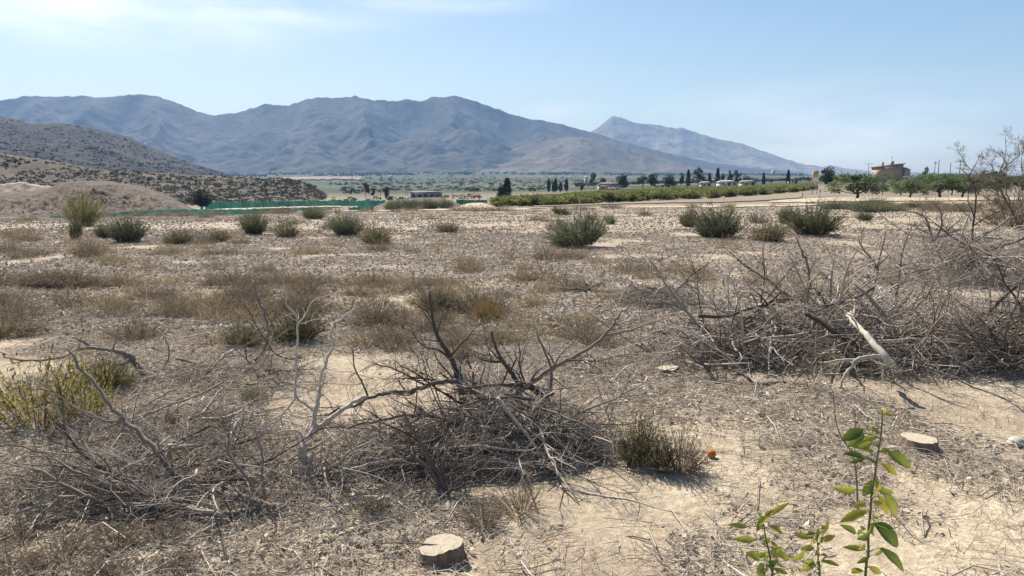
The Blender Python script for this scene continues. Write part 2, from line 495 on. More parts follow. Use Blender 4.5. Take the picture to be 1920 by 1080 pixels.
def sheet(name, pts, material, lift=.02, nseg=40, kind='structure'):
    """pts: list of (px, Ynear, Yfar) bands draped on the terrain"""
    pts = np.array(pts, float)
    c = np.linspace(pts[0, 0], pts[-1, 0], nseg)
    y0, y1 = np.interp(c, pts[:, 0], pts[:, 1]), np.interp(c, pts[:, 0], pts[:, 2])
    rg = R_(len(name)); wob = 1 + .02 * rg.normal(size=nseg); wob2 = 1 + .012 * rg.normal(size=nseg)
    y0, y1 = y0 * wob, y1 * wob2
    v = np.linspace(0, 1, 7)[:, None]
    Y = y0 + (y1 - y0) * v; X = (c - 960) / F * Y * 1.0
    Z = H(X, Y) + lift + np.minimum(.1, lift) * np.sin(v * PI)
    V = np.stack([X, Y, Z], -1); idx = np.arange(V[..., 0].size).reshape(7, nseg)
    Q = np.stack([idx[:-1, :-1], idx[:-1, 1:], idx[1:, 1:], idx[1:, :-1]], -1)
    mb = MB(); mb.add(V, Q); o = mb.obj(name, material, smooth=True); o['kind'] = kind
    return o


sheet('dirt_track', [(560, 66, 68), (700, 65.5, 67.6), (860, 65, 66.8), (1000, 64.5, 66.8), (1200, 64, 66.2), (1400, 63, 65.5), (1530, 62, 64)], M['sandtrack'], .07, 60)
sheet('sandy_ground', [(1440, 84, 87), (1475, 78, 104), (1600, 77, 106), (1750, 78, 104), (1920, 80, 100), (2200, 82, 98)], M['sandtrack'], .08, 60)
sheet('dirt_road', [(380, 205, 219), (640, 205, 219)], M['sandtrack'], .25, 30)
sheet('ploughed_field', [(530, 1900, 2300), (600, 1860, 2350), (680, 1900, 2300)], M['tan_field'], 2.5, 20)
sheet('ploughed_field', [(1000, 108, 116), (1200, 100, 125), (1330, 98, 142), (1460, 108, 180), (1500, 115, 190)], M['tan_field'], .1, 40)


def heightfield(name, crest, Yc, Yb, Yk, material, nu=260, nv=60, spur=400., depth=.45, rough=.02, seed=1, base=None, pw=1.15, crag=.0, slant=.35):
    """a real ridge: crest line in azimuth, flanks with spurs and gullies down to the plain in front and behind"""
    crest = np.array(crest, float)
    c = np.linspace(crest[0, 0], crest[-1, 0], nu)
    py = np.interp(c, crest[:, 0], crest[:, 1])
    ycs = np.full(nu, float(Yc)) * (1 + .03 * (fbm(c / 160., c * 0, seed + 3, 3) - .5))
    py = py + (fbm(c / 9., c * 0 + 2, seed, 3) - .5) * crag
    top = P(c, py, ycs)
    vs = np.concatenate([np.linspace(0, 1, nv), np.linspace(1, 2, nv // 3 + 1)[1:]])
    rows = []
    for v in vs:
        f = v if v <= 1 else 2 - v
        Y = Yb + (ycs - Yb) * v if v <= 1 else ycs + (Yk - ycs) * (v - 1)
        X = top[:, 0] / ycs * Y
        zb = H(X, Y) - .02 * abs(Yc - Yb) * (1 - f)
        hh = np.maximum(top[:, 2] - zb, 0)
        wx = X / spur + slant * v * 2 + .9 * fbm(X / spur / 2.3, Y / spur / 2.3, seed + 5, 3)
        rid = 1 - np.abs(2 * fbm(wx, Y / spur * .22 + 3, seed, 2) - 1)
        rid2 = 1 - np.abs(2 * fbm(wx * 2.7 + 4, Y / spur * .5, seed + 9, 2) - 1)
        w = np.clip(4 * f * (1 - f), 0, 1) * (1 - .35 * f)
        g_ = depth * w * (1.25 * (1 - rid) + .5 * (1 - rid2))
        z = zb + hh * f ** pw * (1 - np.clip(g_, 0, .85)) + hh * rough * w * (fbm(X / spur * 6, Y / spur * 6, seed + 2, 4) - .5) * 2
        rows.append(np.stack([X, Y, z], -1))
    V = np.stack(rows); n, k = V.shape[:2]
    idx = np.arange(n * k).reshape(n, k)
    Q = np.stack([idx[:-1, :-1], idx[:-1, 1:], idx[1:, 1:], idx[1:, :-1]], -1)
    mb = MB(); mb.add(V, Q); o = structure(mb.obj(name, material, smooth=True))
    return V


MAIN = [(-500, 200), (-300, 190), (-120, 200), (0, 188), (50, 180), (90, 181), (150, 180), (190, 183), (270, 176), (300, 182), (340, 196), (370, 209), (405, 217), (440, 212), (470, 203), (500, 195), (540, 198), (565, 189), (590, 183), (640, 182), (665, 180), (700, 187), (740, 190), (760, 186), (790, 190), (810, 182), (830, 183), (850, 178), (880, 186), (950, 211), (1000, 224), (1035, 229), (1110, 248), (1160, 263), (1220, 279), (1300, 299), (1400, 314), (1520, 326), (1600, 331)]
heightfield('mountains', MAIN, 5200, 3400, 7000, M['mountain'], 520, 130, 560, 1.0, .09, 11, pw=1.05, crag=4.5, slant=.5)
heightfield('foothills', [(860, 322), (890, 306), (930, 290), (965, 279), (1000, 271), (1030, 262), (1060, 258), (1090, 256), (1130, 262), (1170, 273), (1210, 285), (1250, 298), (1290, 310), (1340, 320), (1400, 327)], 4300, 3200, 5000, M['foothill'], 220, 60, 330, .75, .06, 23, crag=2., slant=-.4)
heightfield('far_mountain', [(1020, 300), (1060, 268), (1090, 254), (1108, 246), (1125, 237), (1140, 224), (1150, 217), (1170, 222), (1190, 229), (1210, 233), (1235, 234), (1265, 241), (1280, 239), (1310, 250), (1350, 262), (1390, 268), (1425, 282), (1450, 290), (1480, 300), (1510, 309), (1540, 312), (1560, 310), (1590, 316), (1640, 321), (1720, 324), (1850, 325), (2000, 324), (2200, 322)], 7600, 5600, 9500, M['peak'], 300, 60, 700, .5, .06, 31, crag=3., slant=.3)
HILLV = heightfield('left_hill', [(-420, 150), (-200, 196), (-60, 208), (0, 216), (30, 223), (60, 232), (120, 231), (150, 235), (190, 243), (240, 256), (280, 275), (330, 295), (370, 309), (400, 318), (430, 326), (455, 333), (500, 342), (560, 350)], 1500, 520, 2100, M['hill'], 300, 90, 150, .5, .05, 41, pw=1.25, crag=2.5, slant=.7)
HILL2 = heightfield('hill_foot', [(-300, 285), (-100, 285), (0, 288), (60, 296), (120, 305), (180, 318), (240, 322), (330, 326), (400, 330), (440, 331), (490, 334), (530, 333), (560, 338), (585, 346), (600, 356), (612, 366)], 400, 262, 520, M['hillfoot'], 220, 44, 34, .55, .08, 47, pw=.9, crag=3., slant=.2)
MOUND = heightfield('earth_mound', [(-160, 374), (-60, 364), (0, 361), (50, 358), (90, 353), (112, 343), (140, 339), (200, 339), (240, 345), (280, 353), (310, 365), (340, 379), (368, 394)], 208, 165, 240, M['mound'], 260, 70, 6, .55, .22, 53, pw=.8, crag=2., slant=.9)
BANK = heightfield('earth_bank', [(700, 388), (730, 377), (770, 371), (825, 370), (848, 377), (868, 386), (890, 391), (910, 393)], 150, 118, 175, M['mound'], 80, 24, 9, .3, .08, 59, pw=.7, crag=1.5)
heightfield('sand_heap', [(845, 393), (868, 384), (885, 380), (905, 380), (925, 386), (940, 393)], 106, 96, 115, M['sandtrack'], 50, 20, 4, .35, .08, 61, pw=.7, crag=1.)
heightfield('rubble_heap', [(-60, 356), (-20, 349), (5, 345), (25, 343), (48, 341), (58, 345), (75, 347), (95, 349), (118, 356)], 216, 204, 228, M['rubble'], 60, 18, 3.5, .4, .25, 67, pw=.6, crag=4.)


def blobs(mb, C, S, rng, t, n=9, leaf=.5):
    """leafy clumps: many random leaf faces per centre"""
    K = len(C)
    d = nrm(rng.normal(size=(K, n, 3))); d[..., 2] = np.abs(d[..., 2]) * .9
    rr = rng.uniform(.25, 1, (K, n, 1)) ** .6
    Cn = (C[:, None] + d * rr * S[:, None]).reshape(-1, 3)
    sz = np.repeat(S.mean(1), n) * leaf * rng.uniform(.6, 1.3, K * n)
    D = nrm(rng.normal(size=(K * n, 3)))
    leaves(mb, Cn - D * sz[:, None] * .5, D, sz, sz * .55, rng, np.clip(np.repeat(t, n) + rng.normal(0, .12, K * n), 0, 1))


def surf_pts(V, n, rng, vmax, bias=1.):
    """random points on a heightfield's front"""
    r = rng.random(n) ** bias * (vmax - 1); c = rng.random(n) * (V.shape[1] - 1)
    i, j = r.astype(int), c.astype(int)
    a, b_ = (r - i)[:, None], (c - j)[:, None]
    return (V[i, j] * (1 - a) + V[i + 1, j] * a) * (1 - b_) + (V[i, j + 1] * (1 - a) + V[i + 1, j + 1] * a) * b_


rg = R_(5)
mb = MB()
p = surf_pts(HILLV, 22000, rg, 88); keep = fbm(p[:, 0] / 80, p[:, 1] / 80, 71, 3) > .33; p = p[keep]
s = (.5 + rg.exponential(.6, (len(p), 1))).clip(0, 3) * np.array([1.3, 1.3, .7])
blobs(mb, p, s, rg, rg.uniform(.1, .7, len(p)), 7, .8)
tag(mb.obj('hillside_scrub', M['scrub']), kind='stuff')
mb = MB()
p = np.concatenate([surf_pts(HILL2, 4200, rg, 43), surf_pts(HILL2, 2600, rg, 43, .5)]); keep = fbm(p[:, 0] / 14, p[:, 1] / 14, 73, 3) > .30; p = p[keep]
s = (.3 + rg.exponential(.3, (len(p), 1)).clip(0, 1.2)) * np.array([1.2, 1.2, .85])
blobs(mb, p, s, rg, rg.uniform(.1, .8, len(p)), 10, .75)
tag(mb.obj('foothill_scrub', M['footscrub']), kind='stuff')
mb = MB()
p = surf_pts(MOUND, 420, rg, 39); s = rg.uniform(.15, .5, (len(p), 1)) * np.array([1, 1, .8])
blobs(mb, p, s, rg, rg.uniform(.3, 1, len(p)), 10, .6)
tag(mb.obj('mound_weeds', M['olive']), kind='stuff')
# woodland belt along the foot of the mountains and valley tree lines
mb = MB(); n = 1500
c = rg.uniform(430, 1560, n); Y = rg.uniform(2600, 3500, n) ; X = (c - 960) / F * Y
keep = fbm(c / 40, Y / 160, 77, 3) > .52; X, Y = X[keep], Y[keep]
p = np.stack([X, Y, H(X, Y) + 2], -1); s = rg.uniform(3, 7, (len(p), 1)) * np.array([1.5, 1, .9])
blobs(mb, p, s, rg, rg.uniform(.1, .6, len(p)), 7, .9)
for (a, b_, y0, y1, k, sz) in ((1080, 1540, 560, 900, 260, 2.6), (640, 1060, 420, 900, 190, 1.6), (620, 1100, 900, 2200, 380, 2.4), (1560, 2100, 330, 700, 260, 2.3), (600, 900, 250, 330, 60, .9)):
    c = rg.uniform(a, b_, k); Y = rg.uniform(y0, y1, k); X = (c - 960) / F * Y
    p = np.stack([X, Y, H(X, Y) + sz * .6], -1); s = rg.uniform(.6, 1.2, (k, 1)) * np.array([1.5, 1.2, 1.]) * sz
    blobs(mb, p, s, rg, rg.uniform(.05, .8, k), 26, .42)
tag(mb.obj('distant_woodland', M['tree']), kind='stuff')

# ------------------------------------------------------------------ trees (unit meshes: 1 m tall crown tops, scaled per tree)
def crown_mesh(kind, seed):
    rg = R_(seed); mb = MB()
    if kind == 'cypress':
        n = 520; z = rg.random(n) ** .8; r = .17 * np.sin(np.clip(z * .93 + .07, 0, 1) * PI) ** .55 * (1 - .55 * z)
        a = rg.uniform(0, 2 * PI, n); k = rg.uniform(.5, 1.1, n)
        C = np.stack([r * k * np.cos(a), r * k * np.sin(a), .05 + z * .95], -1)
        D = np.stack([np.cos(a) * .4, np.sin(a) * .4, np.ones(n)], -1) + rg.normal(0, .3, (n, 3))
        leaves(mb, C, D, .10, .03, rg, rg.random(n))
    elif kind == 'round':
        for k in range(13):
            a, q = rg.uniform(0, 2 * PI), rg.uniform(0, .33)
            c = np.array([q * math.cos(a), q * math.sin(a), rg.uniform(.28, .85) * (1 - q * .5)])
            s = rg.uniform(.13, .24)
            d = nrm(rg.normal(size=(95, 3))); C = c + d * s * rg.uniform(.4, 1.05, (95, 1)) * np.array([1, 1, .85])
            leaves(mb, C, rg.normal(size=(95, 3)) + d, .085, .032, rg, np.clip(rg.uniform(.1, .9) + rg.normal(0, .15, 95), 0, 1))
    elif kind == 'loose':
        for k in range(16):
            a, q = rg.uniform(0, 2 * PI), rg.uniform(.0, .3)
            c = np.array([q * math.cos(a), q * math.sin(a), rg.uniform(.35, .93)])
            s = rg.uniform(.07, .16)
            d = nrm(rg.normal(size=(60, 3))); C = c + d * s * rg.uniform(.3, 1.1, (60, 1))
            leaves(mb, C, rg.normal(size=(60, 3)) + np.array([0, 0, -.6]), .075, .022, rg, np.clip(rg.uniform(.3, 1) + rg.normal(0, .15, 60), 0, 1))
    elif kind == 'almond':
        for k in range(42):
            a, q = rg.uniform(0, 2 * PI), rg.uniform(.05, .58)
            c = np.array([q * math.cos(a), q * math.sin(a), rg.uniform(.34, .88) - q * .18 * rg.random()])
            s = rg.uniform(.09, .19)
            d = nrm(rg.normal(size=(75, 3))); C = c + d * s * rg.uniform(.3, 1.1, (75, 1))
            leaves(mb, C, rg.normal(size=(75, 3)) + np.array([0, 0, -.3]), .058, .018, rg, np.clip(rg.uniform(.15, .9) + rg.normal(0, .15, 75), 0, 1))
    elif kind == 'citrus':
        for k in range(12):
            a, q = rg.uniform(0, 2 * PI), rg.uniform(.05, .42)
            c = np.array([q * math.cos(a), q * math.sin(a), rg.uniform(.15, .82) * (1 - q * .4)])
            s = rg.uniform(.14, .24)
            d = nrm(rg.normal(size=(45, 3))); C = c + d * s * rg.uniform(.3, 1.05, (45, 1))
            leaves(mb, C, rg.normal(size=(45, 3)) + d * .6, .13, .045, rg, np.clip(rg.uniform(.2, .9) + rg.normal(0, .2, 45), 0, 1))
    return mb


def trunk_mesh(kind, seed):
    rg = R_(seed); mb = MB()
    h = {'cypress': .18, 'round': .55, 'loose': .7, 'almond': .34, 'citrus': .4}[kind]; r = {'cypress': .03, 'round': .035, 'loose': .025, 'almond': .034, 'citrus': .04}[kind]
    z = np.linspace(-.03, h, 6); w = np.cumsum(rg.normal(0, .012, (6, 2)), 0)
    Pt = np.stack([w[:, 0], w[:, 1], z], -1)
    tubes(mb, Pt, np.linspace(r, r * .65, 6), 7, .5)
    if kind in ('almond', 'round', 'loose'):
        for k in range(7 if kind == 'almond' else 5):
            a = k * 2.4 + rg.uniform(-.3, .3); l = rg.uniform(.25, .5)
            e = np.array([math.cos(a) * l, math.sin(a) * l, rg.uniform(.2, .45)])
            b0 = Pt[rg.integers(3, 6)]
            mid = b0 + e * .5 + rg.normal(0, .03, 3)
            tubes(mb, np.stack([b0, mid, b0 + e]), np.array([r * .6, r * .4, r * .15]), 5, .5)
    return mb


TREEMAT = {'cypress': 'cypress', 'round': 'tree', 'loose': 'tree', 'almond': 'almond', 'citrus': 'citrus'}
CROWN = {k: [crown_mesh(k, 100 + 7 * i + len(k)).mesh(k + '_crown', M[TREEMAT[k]]) for i in range(3)] for k in TREEMAT}
TRUNK = {k: [trunk_mesh(k, 200 + i).mesh(k + '_trunk', M['trunk']) for i in range(2)] for k in TREEMAT}
NAMES = {'cypress': 'cypress_tree', 'round': 'broadleaf_tree', 'loose': 'tall_airy_tree', 'almond': 'almond_tree', 'citrus': 'citrus_tree'}
tc_ = [0]


def tree(kind, px, Y, hpx, wpx, label, group=None, pytop=None):
    """a tree at photo column px, forward distance Y, its height and width given in photo pixels"""
    tc_[0] += 1; rg = R_(900 + tc_[0])
    X = (px - 960) / F * Y * .992; z = float(H(X, Y))
    h = hpx / F * Y if pytop is None else float(P(px, pytop, Y)[2]) - z
    unit = {'cypress': .26, 'round': .85, 'loose': .66, 'almond': 1.2, 'citrus': .95}[kind]
    w = wpx / F * Y / unit
    o = empty(NAMES[kind], (X, Y, z), label, 'tree', group, rg.uniform(0, 6.28), (w, w, h))
    link('trunk', TRUNK[kind][tc_[0] % 2], parent=o); link('crown', CROWN[kind][tc_[0] % 3], parent=o)
    return o


# dark tree groups in the valley, left to right
tree('loose', 686, 330, 30, 17, 'tall thin grey-green tree, leftmost of three behind the green netting', pytop=342)
tree('loose', 700, 345, 20, 12, 'smallest thin grey-green tree, between two taller ones behind the netting', pytop=352)
tree('round', 724, 335, 26, 12, 'slim dark tree just left of the long flat-roofed shed', pytop=347)
tree('round', 376, 214, 32, 44, 'round dark green tree at the foot of the earth mound beside the netting', pytop=353)
tree('cypress', 951, 240, 40, 13, 'pointed dark cypress standing at the left end of the citrus orchard', pytop=336)
tree('round', 940, 245, 30, 18, 'bushy dark tree snug against a pointed cypress by the orchard', pytop=343)
for px, top, w in ((1029, 337, 5.5), (1038, 343, 6), (1042, 336, 6), (1051, 343, 6), (1062, 337, 6)):
    tree('cypress', px, 430, 20, w, 'small dark cypress in the short row behind the left half of the orchard', 'cypress row behind the orchard', pytop=top)
tree('round', 1091, 440, 16, 8, 'small round tree between the cypress row and the terracotta house', pytop=343)
tree('loose', 1113, 470, 34, 16, 'tall palm-like tree with a tufted top, left of the terracotta house', pytop=324)
tree('round', 1131, 520, 20, 15, 'low hazy tree behind the terracotta house', pytop=330)
tree('round', 1167, 440, 34, 24, 'broad dark tree right beside the terracotta house', pytop=323)
tree('loose', 1205, 430, 34, 30, 'pale green airy tree, left half of a big pair behind the orchard', pytop=330)
tree('round', 1222, 445, 36, 22, 'dark domed tree, right half of a big pair behind the orchard', pytop=321)
tree('round', 1254, 450, 26, 28, 'wide dark round tree right of the big pair behind the orchard', pytop=326)
tree('round', 1277, 520, 22, 10, 'narrow hazy tree left of a thin pointed cypress', pytop=322)
tree('cypress', 1290, 430, 26, 7, 'thin pointed cypress left of the pale airy tree', pytop=320)
tree('loose', 1309, 420, 32, 24, 'tall pale airy tree among dark cypresses in front of the far peak', pytop=313)
tree('cypress', 1330, 440, 26, 6, 'short cypress right of the pale airy tree', pytop=326)
tree('cypress', 1345, 430, 30, 7, 'tallest cypress just left of the white farmhouse', pytop=317)
tree('round', 1354, 450, 26, 10, 'dark hazy tree touching the tallest cypress', pytop=323)
tree('round', 1367, 460, 26, 12, 'dark tree behind the white farmhouse, left of a similar one', pytop=317)
tree('loose', 1381, 465, 26, 14, 'dark open tree behind the white farmhouse, right of a similar one', pytop=319)
tree('round', 1399, 420, 18, 22, 'low wide dark tree beside the grey-roofed house', pytop=328)
tree('cypress', 1431, 440, 20, 5, 'solitary thin cypress right of the grey-roofed house', pytop=325)
tree('cypress', 1477, 380, 22, 6, 'slim dark cypress beside the small white house right of the orchard', pytop=320)
tree('round', 1552, 300, 30, 30, 'large dark round tree right of the yellow and white sign board', pytop=309)
tree('round', 1735, 210, 24, 20, 'dark tree top rising behind the almond trees', pytop=311)
tree('round', 1860, 230, 24, 44, 'wide dark tree behind the bare tree on the right', pytop=314)
# almond trees on the sandy ground to the right
for px, Y, top, w, lab in ((1607, 93, 322, 86, 'almond tree standing alone on pale sand, leftmost of the almond trees'),
                           (1708, 97, 333, 60, 'almond tree with low green skirt, second from the left on the sand'),
                           (1762, 99, 322, 78, 'tallest almond tree, below the utility poles on the right'),
                           (1806, 96, 327, 66, 'almond tree nearest the bare leafless tree')):
    tree('almond', px, Y, 50, w * 1.28, lab, 'almond trees on the sand', pytop=top)
for px, Y, top, w in ((1690, 128, 334, 46), (1738, 135, 321, 60), (1785, 130, 322, 50), (1835, 128, 324, 60), (1872, 120, 326, 60), (1925, 118, 325, 70), (1655, 140, 340, 40)):
    tree('almond', px, Y, 40, w, 'almond tree in the rear row half hidden by the trees in front', 'rear almond trees', pytop=top)

# citrus orchard in rows
rg = R_(77)
cand = []
for i in range(-3, 40):
    for j in range(0, 62):
        x, y = -3 + i * 4.6 + j * .9 + rg.normal(0, .35), 119 + j * 3.6 + i * 1.62 + rg.normal(0, .35)
        c = 960 + x / y * F
        near = np.interp(c, [930, 1000, 1200, 1330, 1480, 1520], [117, 120, 129, 148, 195, 230])
        if c < 930 - (y - 119) * .05 or c > 1520 or y < near or y > np.interp(c, [930, 1480], [260, 340]): continue
        cand.append((y, x))
cand.sort()
mb = MB(); arr = [crown_mesh('citrus', 300 + i).arrays() for i in range(3)]
for k, (y, x) in enumerate(cand):
    z = float(H(x, y)); s = rg.uniform(1.4, 2.1); w = rg.uniform(3.5, 4.6) ; a = rg.uniform(0, 6.28)
    if k < 300:
        o = link('citrus_tree', CROWN['citrus'][k % 3], (x, y, z), (0, 0, a), (w, w, s))
        tag(o, 'round green citrus tree in the dense orchard rows across the middle distance', 'tree', 'citrus trees of the orchard')
    else:
        V, Q, T, t = arr[k % 3]
        ca, sa = math.cos(a), math.sin(a)
        mb.add(np.stack([(V[:, 0] * ca - V[:, 1] * sa) * w + x, (V[:, 0] * sa + V[:, 1] * ca) * w + y, V[:, 2] * s + z], -1), Q, T, t)
if mb.n: tag(mb.obj('orchard_trees', M['citrus']), kind='stuff')


# ------------------------------------------------------------------ buildings and posts
def at(px, Y, dz=0.):
    X = (px - 960) / F * Y * .992
    return np.array([X, Y, float(H(X, Y)) + dz])


def house(name, px, Y, wpx, pyt, depth, label, wall='cream_wall', roof='tile_roof', style='gable', wins=2, rz=0., pyb=None):
    c = at(px, Y)
    if pyb is not None: c[2] = P(px, pyb, Y)[2]
    w = wpx / F * Y; h = max(2.2, float(P(px, pyt, Y)[2]) - c[2])
    o = empty(name, c, label, 'house', None, rz)
    wh = h if style == 'flat' else h * .68
    mb = MB(); box(mb, (0, 0, wh / 2 - .5), (w, depth, wh + 1)); mb.obj('wall', M[wall], o)
    mb = MB()
    if style == 'flat':
        box(mb, (0, 0, wh + .12), (w + .9, depth + .9, .24))
    elif style == 'shed':
        zl, zr = wh * 1.05, h
        v = [(-w / 2 - .3, -depth / 2 - .3, zl), (w / 2 + .3, -depth / 2 - .3, zr), (w / 2 + .3, depth / 2 + .3, zr), (-w / 2 - .3, depth / 2 + .3, zl)]
        v += [(a, b_, c_ - .18) for a, b_, c_ in v]
        mb.add(v, [[0, 1, 2, 3], [7, 6, 5, 4], [0, 4, 5, 1], [1, 5, 6, 2], [2, 6, 7, 3], [3, 7, 4, 0]])
        m2 = MB(); v = [(-w / 2, -depth / 2 + .01, wh), (w / 2, -depth / 2 + .01, wh), (w / 2, -depth / 2 + .01, zr - .2), (-w / 2, -depth / 2 + .01, zl - .2), (-w / 2, depth / 2 - .01, wh), (w / 2, depth / 2 - .01, wh), (w / 2, depth / 2 - .01, zr - .2), (-w / 2, depth / 2 - .01, zl - .2)]
        m2.add(v, [[0, 1, 2, 3], [5, 4, 7, 6], [1, 5, 6, 2], [4, 0, 3, 7], [3, 2, 6, 7]]); m2.obj('gable_wall', M[wall], o)
    else:
        e = .4; v = [(-w / 2 - e, -depth / 2 - e, wh), (w / 2 + e, -depth / 2 - e, wh), (w / 2 + e, depth / 2 + e, wh), (-w / 2 - e, depth / 2 + e, wh), (-w / 2 * .7, 0, h), (w / 2 * .7, 0, h)]
        v = [(a, b_, c_ + .02) for a, b_, c_ in v]
        mb.add(v, [[0, 1, 5, 4], [2, 3, 4, 5], [3, 2, 1, 0]], [[3, 0, 4], [1, 2, 5]])
    mb.obj('roof', M[roof], o)
    for k in range(wins):
        x = (k + .5) / wins * w - w / 2; mb = MB()
        if k == wins // 2: box(mb, (x, -depth / 2 - .02, 1.05), (1.0, .06, 2.1)); mb.obj('door', M['dark_open'], o)
        else: box(mb, (x, -depth / 2 - .02, 1.5), (.9, .06, .9)); mb.obj('window', M['dark_open'], o)
    return o, w, h


o, w, h = house('storage_shed', 800, 300, 56, 360, 7, 'long low grey shed with a flat pale roof behind the earth bank', 'grey_wall', 'white_wall', 'flat', 5, pyb=374)
house('terracotta_house', 1142, 440, 40, 342, 9, 'pinkish house with a terracotta tile roof behind the orchard', 'cream_wall', 'tile_roof', 'gable', 3, pyb=357)
house('white_shed', 1152, 330, 16, 353, 4, 'small white hut peeking over the orchard in front of the terracotta house', 'white_wall', 'white_wall', 'flat', 2, pyb=363)
house('white_farmhouse', 1362, 400, 30, 338, 9, 'white farmhouse with a pale roof below the tall cypress', 'white_wall', 'cream_wall', 'gable', 3, pyb=350)
house('grey_roofed_house', 1401, 400, 24, 338, 8, 'low house with a grey-beige roof right of the white farmhouse', 'cream_wall', 'grey_wall', 'gable', 2, pyb=350)
house('white_cottage', 1485, 400, 12, 333, 6, 'small white house beside a slim cypress right of the orchard', 'white_wall', 'tile_roof', 'gable', 2, pyb=345)
house('white_cottage', 1322, 410, 18, 340, 6, 'pale low house half hidden under the tall airy tree', 'cream_wall', 'grey_wall', 'gable', 2, pyb=352)
house('long_white_house', 1240, 470, 30, 348, 7, 'long pale low building below the wide dark round tree', 'white_wall', 'grey_wall', 'flat', 3, pyb=354)
o, w, h = house('farm_building', 1661, 170, 40, 307, 5, 'brown farm building with a sloping roof on the skyline behind the almonds', 'brown_wall', 'tile_roof', 'shed', 0, rz=-.06, pyb=326)
mb = MB(); box(mb, (-w * .22, 0, h * .93), (.35, .5, 1.0)); mb.obj('chimney', M['brown_wall'], o)
mb = MB(); box(mb, (w * .2, 0, h + .1), (.6, .6, .9)); bar(mb, (w * .2, 0, h + .5), (w * .2 - .1, 0, h + 1.7), .04); bar(mb, (w * .2 - .4, 0, h + 1.3), (w * .2 + .3, 0, h + 1.5), .03); mb.obj('antenna', M['cream_wall'], o)
mb = MB(); v = [(w / 2 + .31, -3, -.5), (w / 2 + 1.3, -3, -.5), (w / 2 + 1.3, -3, h * .42), (w / 2 + .31, -3, h * .62), (w / 2 + .31, 3, -.5), (w / 2 + 1.3, 3, -.5), (w / 2 + 1.3, 3, h * .42), (w / 2 + .31, 3, h * .62)]
mb.add(v, [[0, 1, 2, 3], [5, 4, 7, 6], [1, 5, 6, 2], [4, 0, 3, 7], [3, 2, 6, 7]]); mb.obj('annex', M['brown_wall'], o)
# far white houses on the mountain foot
for px, py, Y, w, lab in ((505, 302, 3700, 6, 'tiny white house high on the mountain slope above the hill foot, left of a pair'), (512, 302, 3700, 4, 'tiny white house high on the mountain slope, right of a pair'),
                          (856, 322, 2600, 5, 'tiny white house in the green valley, leftmost of three by the mountain foot'), (872, 319, 2700, 9, 'pale wide farmstead in the green valley at the mountain foot'),
                          (906, 324, 2500, 5, 'tiny white house in the green valley below the brown spur'), (716, 334, 1500, 5, 'tiny white house among the valley fields behind the pylon'),
                          (732, 334, 1500, 8, 'pale farm shed among the valley fields behind the pylon'), (1099, 337, 1100, 5, 'tiny white house on the green valley edge above the cypress row'),
                          (1450, 322, 1900, 5, 'tiny white house on the lower slope of the far peak')):
    Yg = Y; q = P(px, py + 2, Yg); hgt = 4.5
    o = empty('white_house', q, lab, 'house'); ww = w / F * Yg
    mb = MB(); box(mb, (0, 0, hgt / 2 - 2), (ww, 8, hgt + 4)); mb.obj('wall', M['white_wall'], o)
    mb = MB(); v = [(-ww / 2 - .4, -4.4, hgt), (ww / 2 + .4, -4.4, hgt), (ww / 2 + .4, 4.4, hgt), (-ww / 2 - .4, 4.4, hgt), (-ww / 2, 0, hgt + 2), (ww / 2, 0, hgt + 2)]
    mb.add(v, [[0, 1, 5, 4], [2, 3, 4, 5], [3, 2, 1, 0]], [[3, 0, 4], [1, 2, 5]]); mb.obj('roof', M['cream_wall'], o)

# red-roofed shelter by the netting
c = at(888, 176); zt = P(888, 368, 176)[2] - c[2]
o = empty('red_roof_shelter', c, 'small open shelter with a red flat roof beside the green netting', 'shelter')
mb = MB(); box(mb, (0, 0, zt), (3.1, 2.4, .22)); mb.obj('roof', M['red_roof'], o)
for sx in (-1.3, 1.3):
    for sy in (-1, 1):
        mb = MB(); bar(mb, (sx, sy, -.2), (sx, sy, zt - .11), .05); mb.obj('post', M['metal'], o)
# sign board
c = at(1528, 150); zb, zt = P(1528, 341, 150)[2] - c[2], P(1528, 320.5, 150)[2] - c[2]
o = empty('sign_board', c, 'upright yellow and white advertising board standing beyond the orchard', 'sign')
mb = MB(); box(mb, (0, 0, (zb + zt) / 2), (1.22, .08, zt - zb)); mb.obj('panel', M['sign_white'], o)
mb = MB(); box(mb, (.06, -.045, (zb * .3 + zt * .7)), (.86, .02, (zt - zb) * .62)); mb.obj('printed_face', M['sign_yellow'], o)
for sx in (-.45, .45):
    mb = MB(); bar(mb, (sx, .09, -.4), (sx, .09, zt), .05); mb.obj('post', M['wood_pole'], o)


# pylons and poles
def pylon(px, Y, pytop, label):
    c = at(px, Y); h = float(P(px, pytop, Y)[2] - c[2]); mb = MB(); b = h * .03; r = .035
    o = empty('lattice_pylon', c, label, 'pylon')
    cs = [(-1, -1), (1, -1), (1, 1), (-1, 1)]
    for k, (x, y) in enumerate(cs):
        bar(mb, (x * b, y * b, -.3), (x * b * .45, y * b * .45, h), r * 1.5)
        x2, y2 = cs[(k + 1) % 4]
        for q in range(9):
            z0, z1 = q / 9 * h, (q + 1) / 9 * h; s0, s1 = b * (1 - .55 * q / 9), b * (1 - .55 * (q + 1) / 9)
            bar(mb, (x * s0, y * s0, z0), (x2 * s1, y2 * s1, z1), r * .7, 3)
    mb.obj('mast', M['metal'], o)
    for z in (.93, .985):
        mb = MB(); l = h * .115
        bar(mb, (-l, 0, z * h), (l, 0, z * h), r * 1.3); bar(mb, (-l, 0, z * h), (0, 0, (z + .025) * h), r * .8); bar(mb, (l, 0, z * h), (0, 0, (z + .025) * h), r * .8)
        for s in (-1, -.5, .5, 1): bar(mb, (s * l, 0, z * h), (s * l, 0, (z - .03) * h), r)
        mb.obj('crossarm', M['metal'], o)


